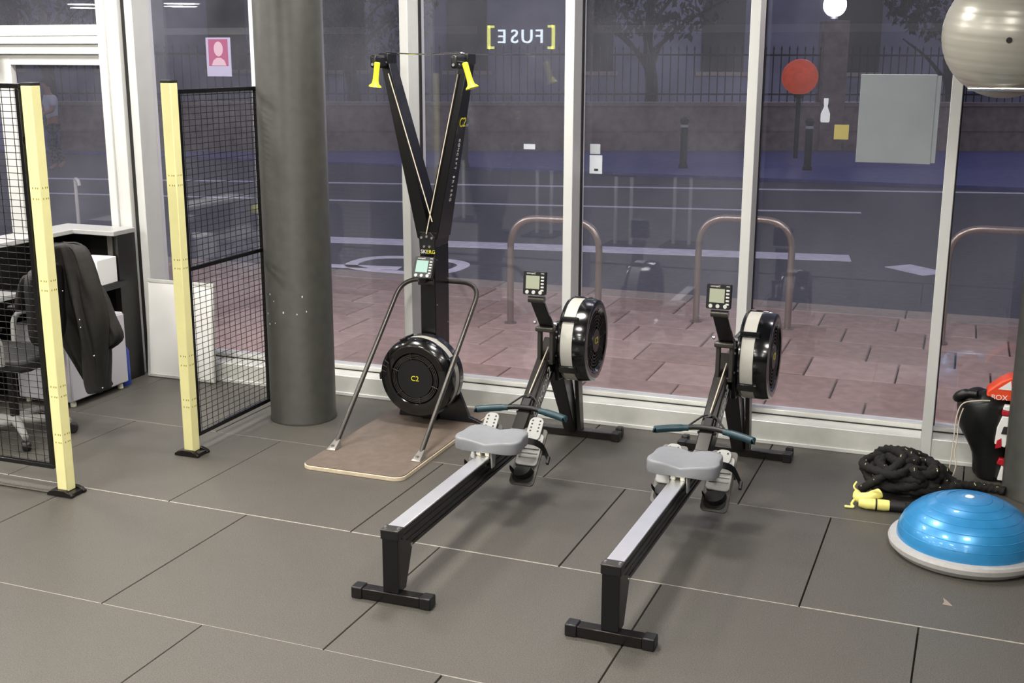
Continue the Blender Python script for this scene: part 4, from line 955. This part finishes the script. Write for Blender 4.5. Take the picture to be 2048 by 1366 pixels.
tree(-16.5, 30.5, 3.8, 2.6, 5, 'dark tree beyond the railings above the ski machine')
tree(-25.0, 28.0, 3.6, 2.6, 6, 'dark tree beyond the railings at the far left')
fc = empty('far_building', (-12, 46, -.1), .2, label='dim bluish building facade far behind the railings', cat='building')
obj('facade_wall', BX((-30, 0, 0), (34, 6, 9)), 'facade', fc, smooth=0)
for k in range(12):
    x = -27+k*5; wn = obj('window', BX((x-.8, -.06, 1.6), (x+.8, .02, 4.2)), 'iron', fc, smooth=0); obj('window_surround', BX((x-1.0, -.1, 1.45), (x+1.0, -.02, 1.6)), 'kerb', wn, smooth=0)
    bm = bmesh.new(); prism(bm, [(x-.8, 4.2)]+[(x+.8*math.cos(PI-PI*i/12), 4.2+.8*math.sin(PI*i/12)) for i in range(13)]+[(x+.8, 4.2)], 'y', -.06, .02); obj('window_arch', bm, 'iron', wn, smooth=0)
# passer-by
pr = empty('person', (-16.4, 18.4, ZR), -.5, label='person in a white T-shirt and dark patterned trousers seen through the entrance door', cat='person')
def skinned(name, joints, edges, m, parent, root=0, sub=2):
    me = bpy.data.meshes.new(name); me.from_pydata([j[:3] for j in joints], edges, []); me.materials.append(M[m])
    o = bpy.data.objects.new(name, me); link(o, parent); sm = o.modifiers.new('skin', 'SKIN'); sm.use_smooth_shade = True
    lay = me.skin_vertices[0].data
    for i, j in enumerate(joints):
        rr = j[3]; lay[i].radius = rr if isinstance(rr, tuple) else (rr, rr)
    lay[root].use_root = True
    s = o.modifiers.new('sub', 'SUBSURF'); s.levels = s.render_levels = sub; return o
J = [(0, 0, .93, (.14, .1)), (0, .01, 1.12, (.12, .09)), (0, .0, 1.33, (.15, .1)), (0, -.02, 1.45, .06), (0, -.045, 1.53, .055), (0, -.06, 1.6, (.075, .09)), (0, -.06, 1.68, .07),
     (.17, 0, 1.37, .055), (.23, -.06, 1.14, .042), (.16, -.27, 1.06, .033), (.12, -.34, 1.06, .035), (-.17, 0, 1.37, .055), (-.23, -.05, 1.14, .042), (-.16, -.25, 1.02, .033), (-.12, -.32, 1.02, .035),
     (.09, 0, .86, .085), (.1, -.1, .49, .06), (.1, -.03, .09, .042), (.1, -.17, .035, .035), (-.09, 0, .86, .085), (-.1, .06, .49, .06), (-.1, .2, .11, .042), (-.1, .08, .035, .035)]
E_ = [(0, 1), (1, 2), (2, 3), (3, 4), (4, 5), (5, 6), (2, 7), (7, 8), (8, 9), (9, 10), (2, 11), (11, 12), (12, 13), (13, 14), (0, 15), (15, 16), (16, 17), (17, 18), (0, 19), (19, 20), (20, 21), (21, 22)]
body = skinned('body', J, E_, 'skin', pr)
skinned('t_shirt', [(0, 0, .92, (.165, .125)), (0, .01, 1.12, (.145, .115)), (0, 0, 1.34, (.17, .12)), (0, -.01, 1.42, (.08, .075)), (.18, 0, 1.36, .075), (.22, -.04, 1.2, .065), (-.18, 0, 1.36, .075), (-.22, -.03, 1.2, .065)], [(0, 1), (1, 2), (2, 3), (2, 4), (4, 5), (2, 6), (6, 7)], 'shirt', body)
skinned('trousers', [(0, 0, .95, (.155, .115)), (.09, 0, .85, .1), (.1, -.1, .49, .078), (.1, -.035, .12, .06), (-.09, 0, .85, .1), (-.1, .06, .49, .078), (-.1, .19, .14, .06)], [(0, 1), (1, 2), (2, 3), (0, 4), (4, 5), (5, 6)], 'trousers', body)
bm = bmesh.new(); bmesh.ops.create_uvsphere(bm, u_segments=20, v_segments=14, radius=1); 
for v in bm.verts: v.co = Vector((v.co.x*.098, v.co.y*.11+(-.045), v.co.z*.105+1.66)) if not (v.co.y < -.3 and v.co.z < .35) else Vector((v.co.x*.085, v.co.y*.08-.045, v.co.z*.09+1.66))
obj('hair', bm, 'hair', body); bm = bmesh.new(); bmesh.ops.create_uvsphere(bm, u_segments=12, v_segments=8, radius=.05, matrix=Matrix.Translation((0, .07, 1.72))); obj('hair_bun', bm, 'hair', body)
bm = bmesh.new(); tube(bm, [(0, -.15, 1.63), (0, -.172, 1.605)], [.008, .016], 8); obj('nose', bm, 'skin', body)
for s in (-1, 1):
    bm = bmesh.new()
    for q in range(4): tube(bm, [(s*.12-.022+q*.015, -.345, 1.055-(s < 0)*.04), (s*.12-.02+q*.014, -.385, 1.05-(s < 0)*.04), (s*.12-.018+q*.013, -.41-.008*(q in (1, 2)), 1.035-(s < 0)*.04)], [.009, .008, .006], 8)
    tube(bm, [(s*.12-s*.03, -.325, 1.06-(s < 0)*.04), (s*.12-s*.055, -.35, 1.065-(s < 0)*.04), (s*.12-s*.06, -.375, 1.06-(s < 0)*.04)], [.01, .009, .007], 8); obj('fingers', bm, 'skin', body)

# ================================================================== GYM BEHIND THE CAMERA, SEEN ONLY AS REFLECTIONS
sg = empty('wall_sign', (-8.93, Y_B+.12, 2.47), label='lit FUSE sign with yellow brackets, mirrored in the window glass at top centre', cat='sign')
M['sgw'] = mat('sign_white', 'ffffff', .5, emit=('e8f4ff', 9.0)); M['sgy'] = mat('sign_yellow', 'f4f060', .5, emit=('f0f070', 7.0))
obj('sign_panel', BX((-1.0, -.1, -.35), (1.0, -.03, .35)), 'blackm', sg, bev=.01)
for i, chx in enumerate((.42, .14, -.14, -.42)):
    text('letter', 'FUSE'[i], .40, 'sgw', sg, frame_m((chx, .0, 0), (-1, 0, 0), (0, 0, 1)), depth=.02)
for s in (-1, 1):
    bm = bmesh.new(); x = s*.72; box(bm, (x-.03, -.02, -.24), (x+.03, .02, .24)); box(bm, (min(x, x-s*.12), -.02, .19), (max(x, x-s*.12), .02, .24)); box(bm, (min(x, x-s*.12), -.02, -.24), (max(x, x-s*.12), .02, -.19)); obj('bracket', bm, 'sgy', sg, smooth=0)
ds0 = None
for i, (u, v) in enumerate(((1245, 492), (1362, 492), (1088, 470), (940, 440))):
    g = gr(u, v, 0); x, y = g.x, 2*(GY+.007)-g.y
    t = empty('dip_stand', (x, y, 0), label='white twin-post dip stand behind the camera, mirrored in the window as pale streaks', cat='dip stand', group='white dip stands mirrored in the window')
    for s in (-1, 1): obj('post', TB([(s*.09, 0, .02), (s*.09, 0, .78)], .02, 12), 'white', t)
    obj('grip', TB([(-.13, 0, .8), (.13, 0, .8)], .022, 12), 'plasticm', t); obj('base', BX((-.2, -.25, 0), (.2, .25, .025)), 'frame', t, bev=.004)
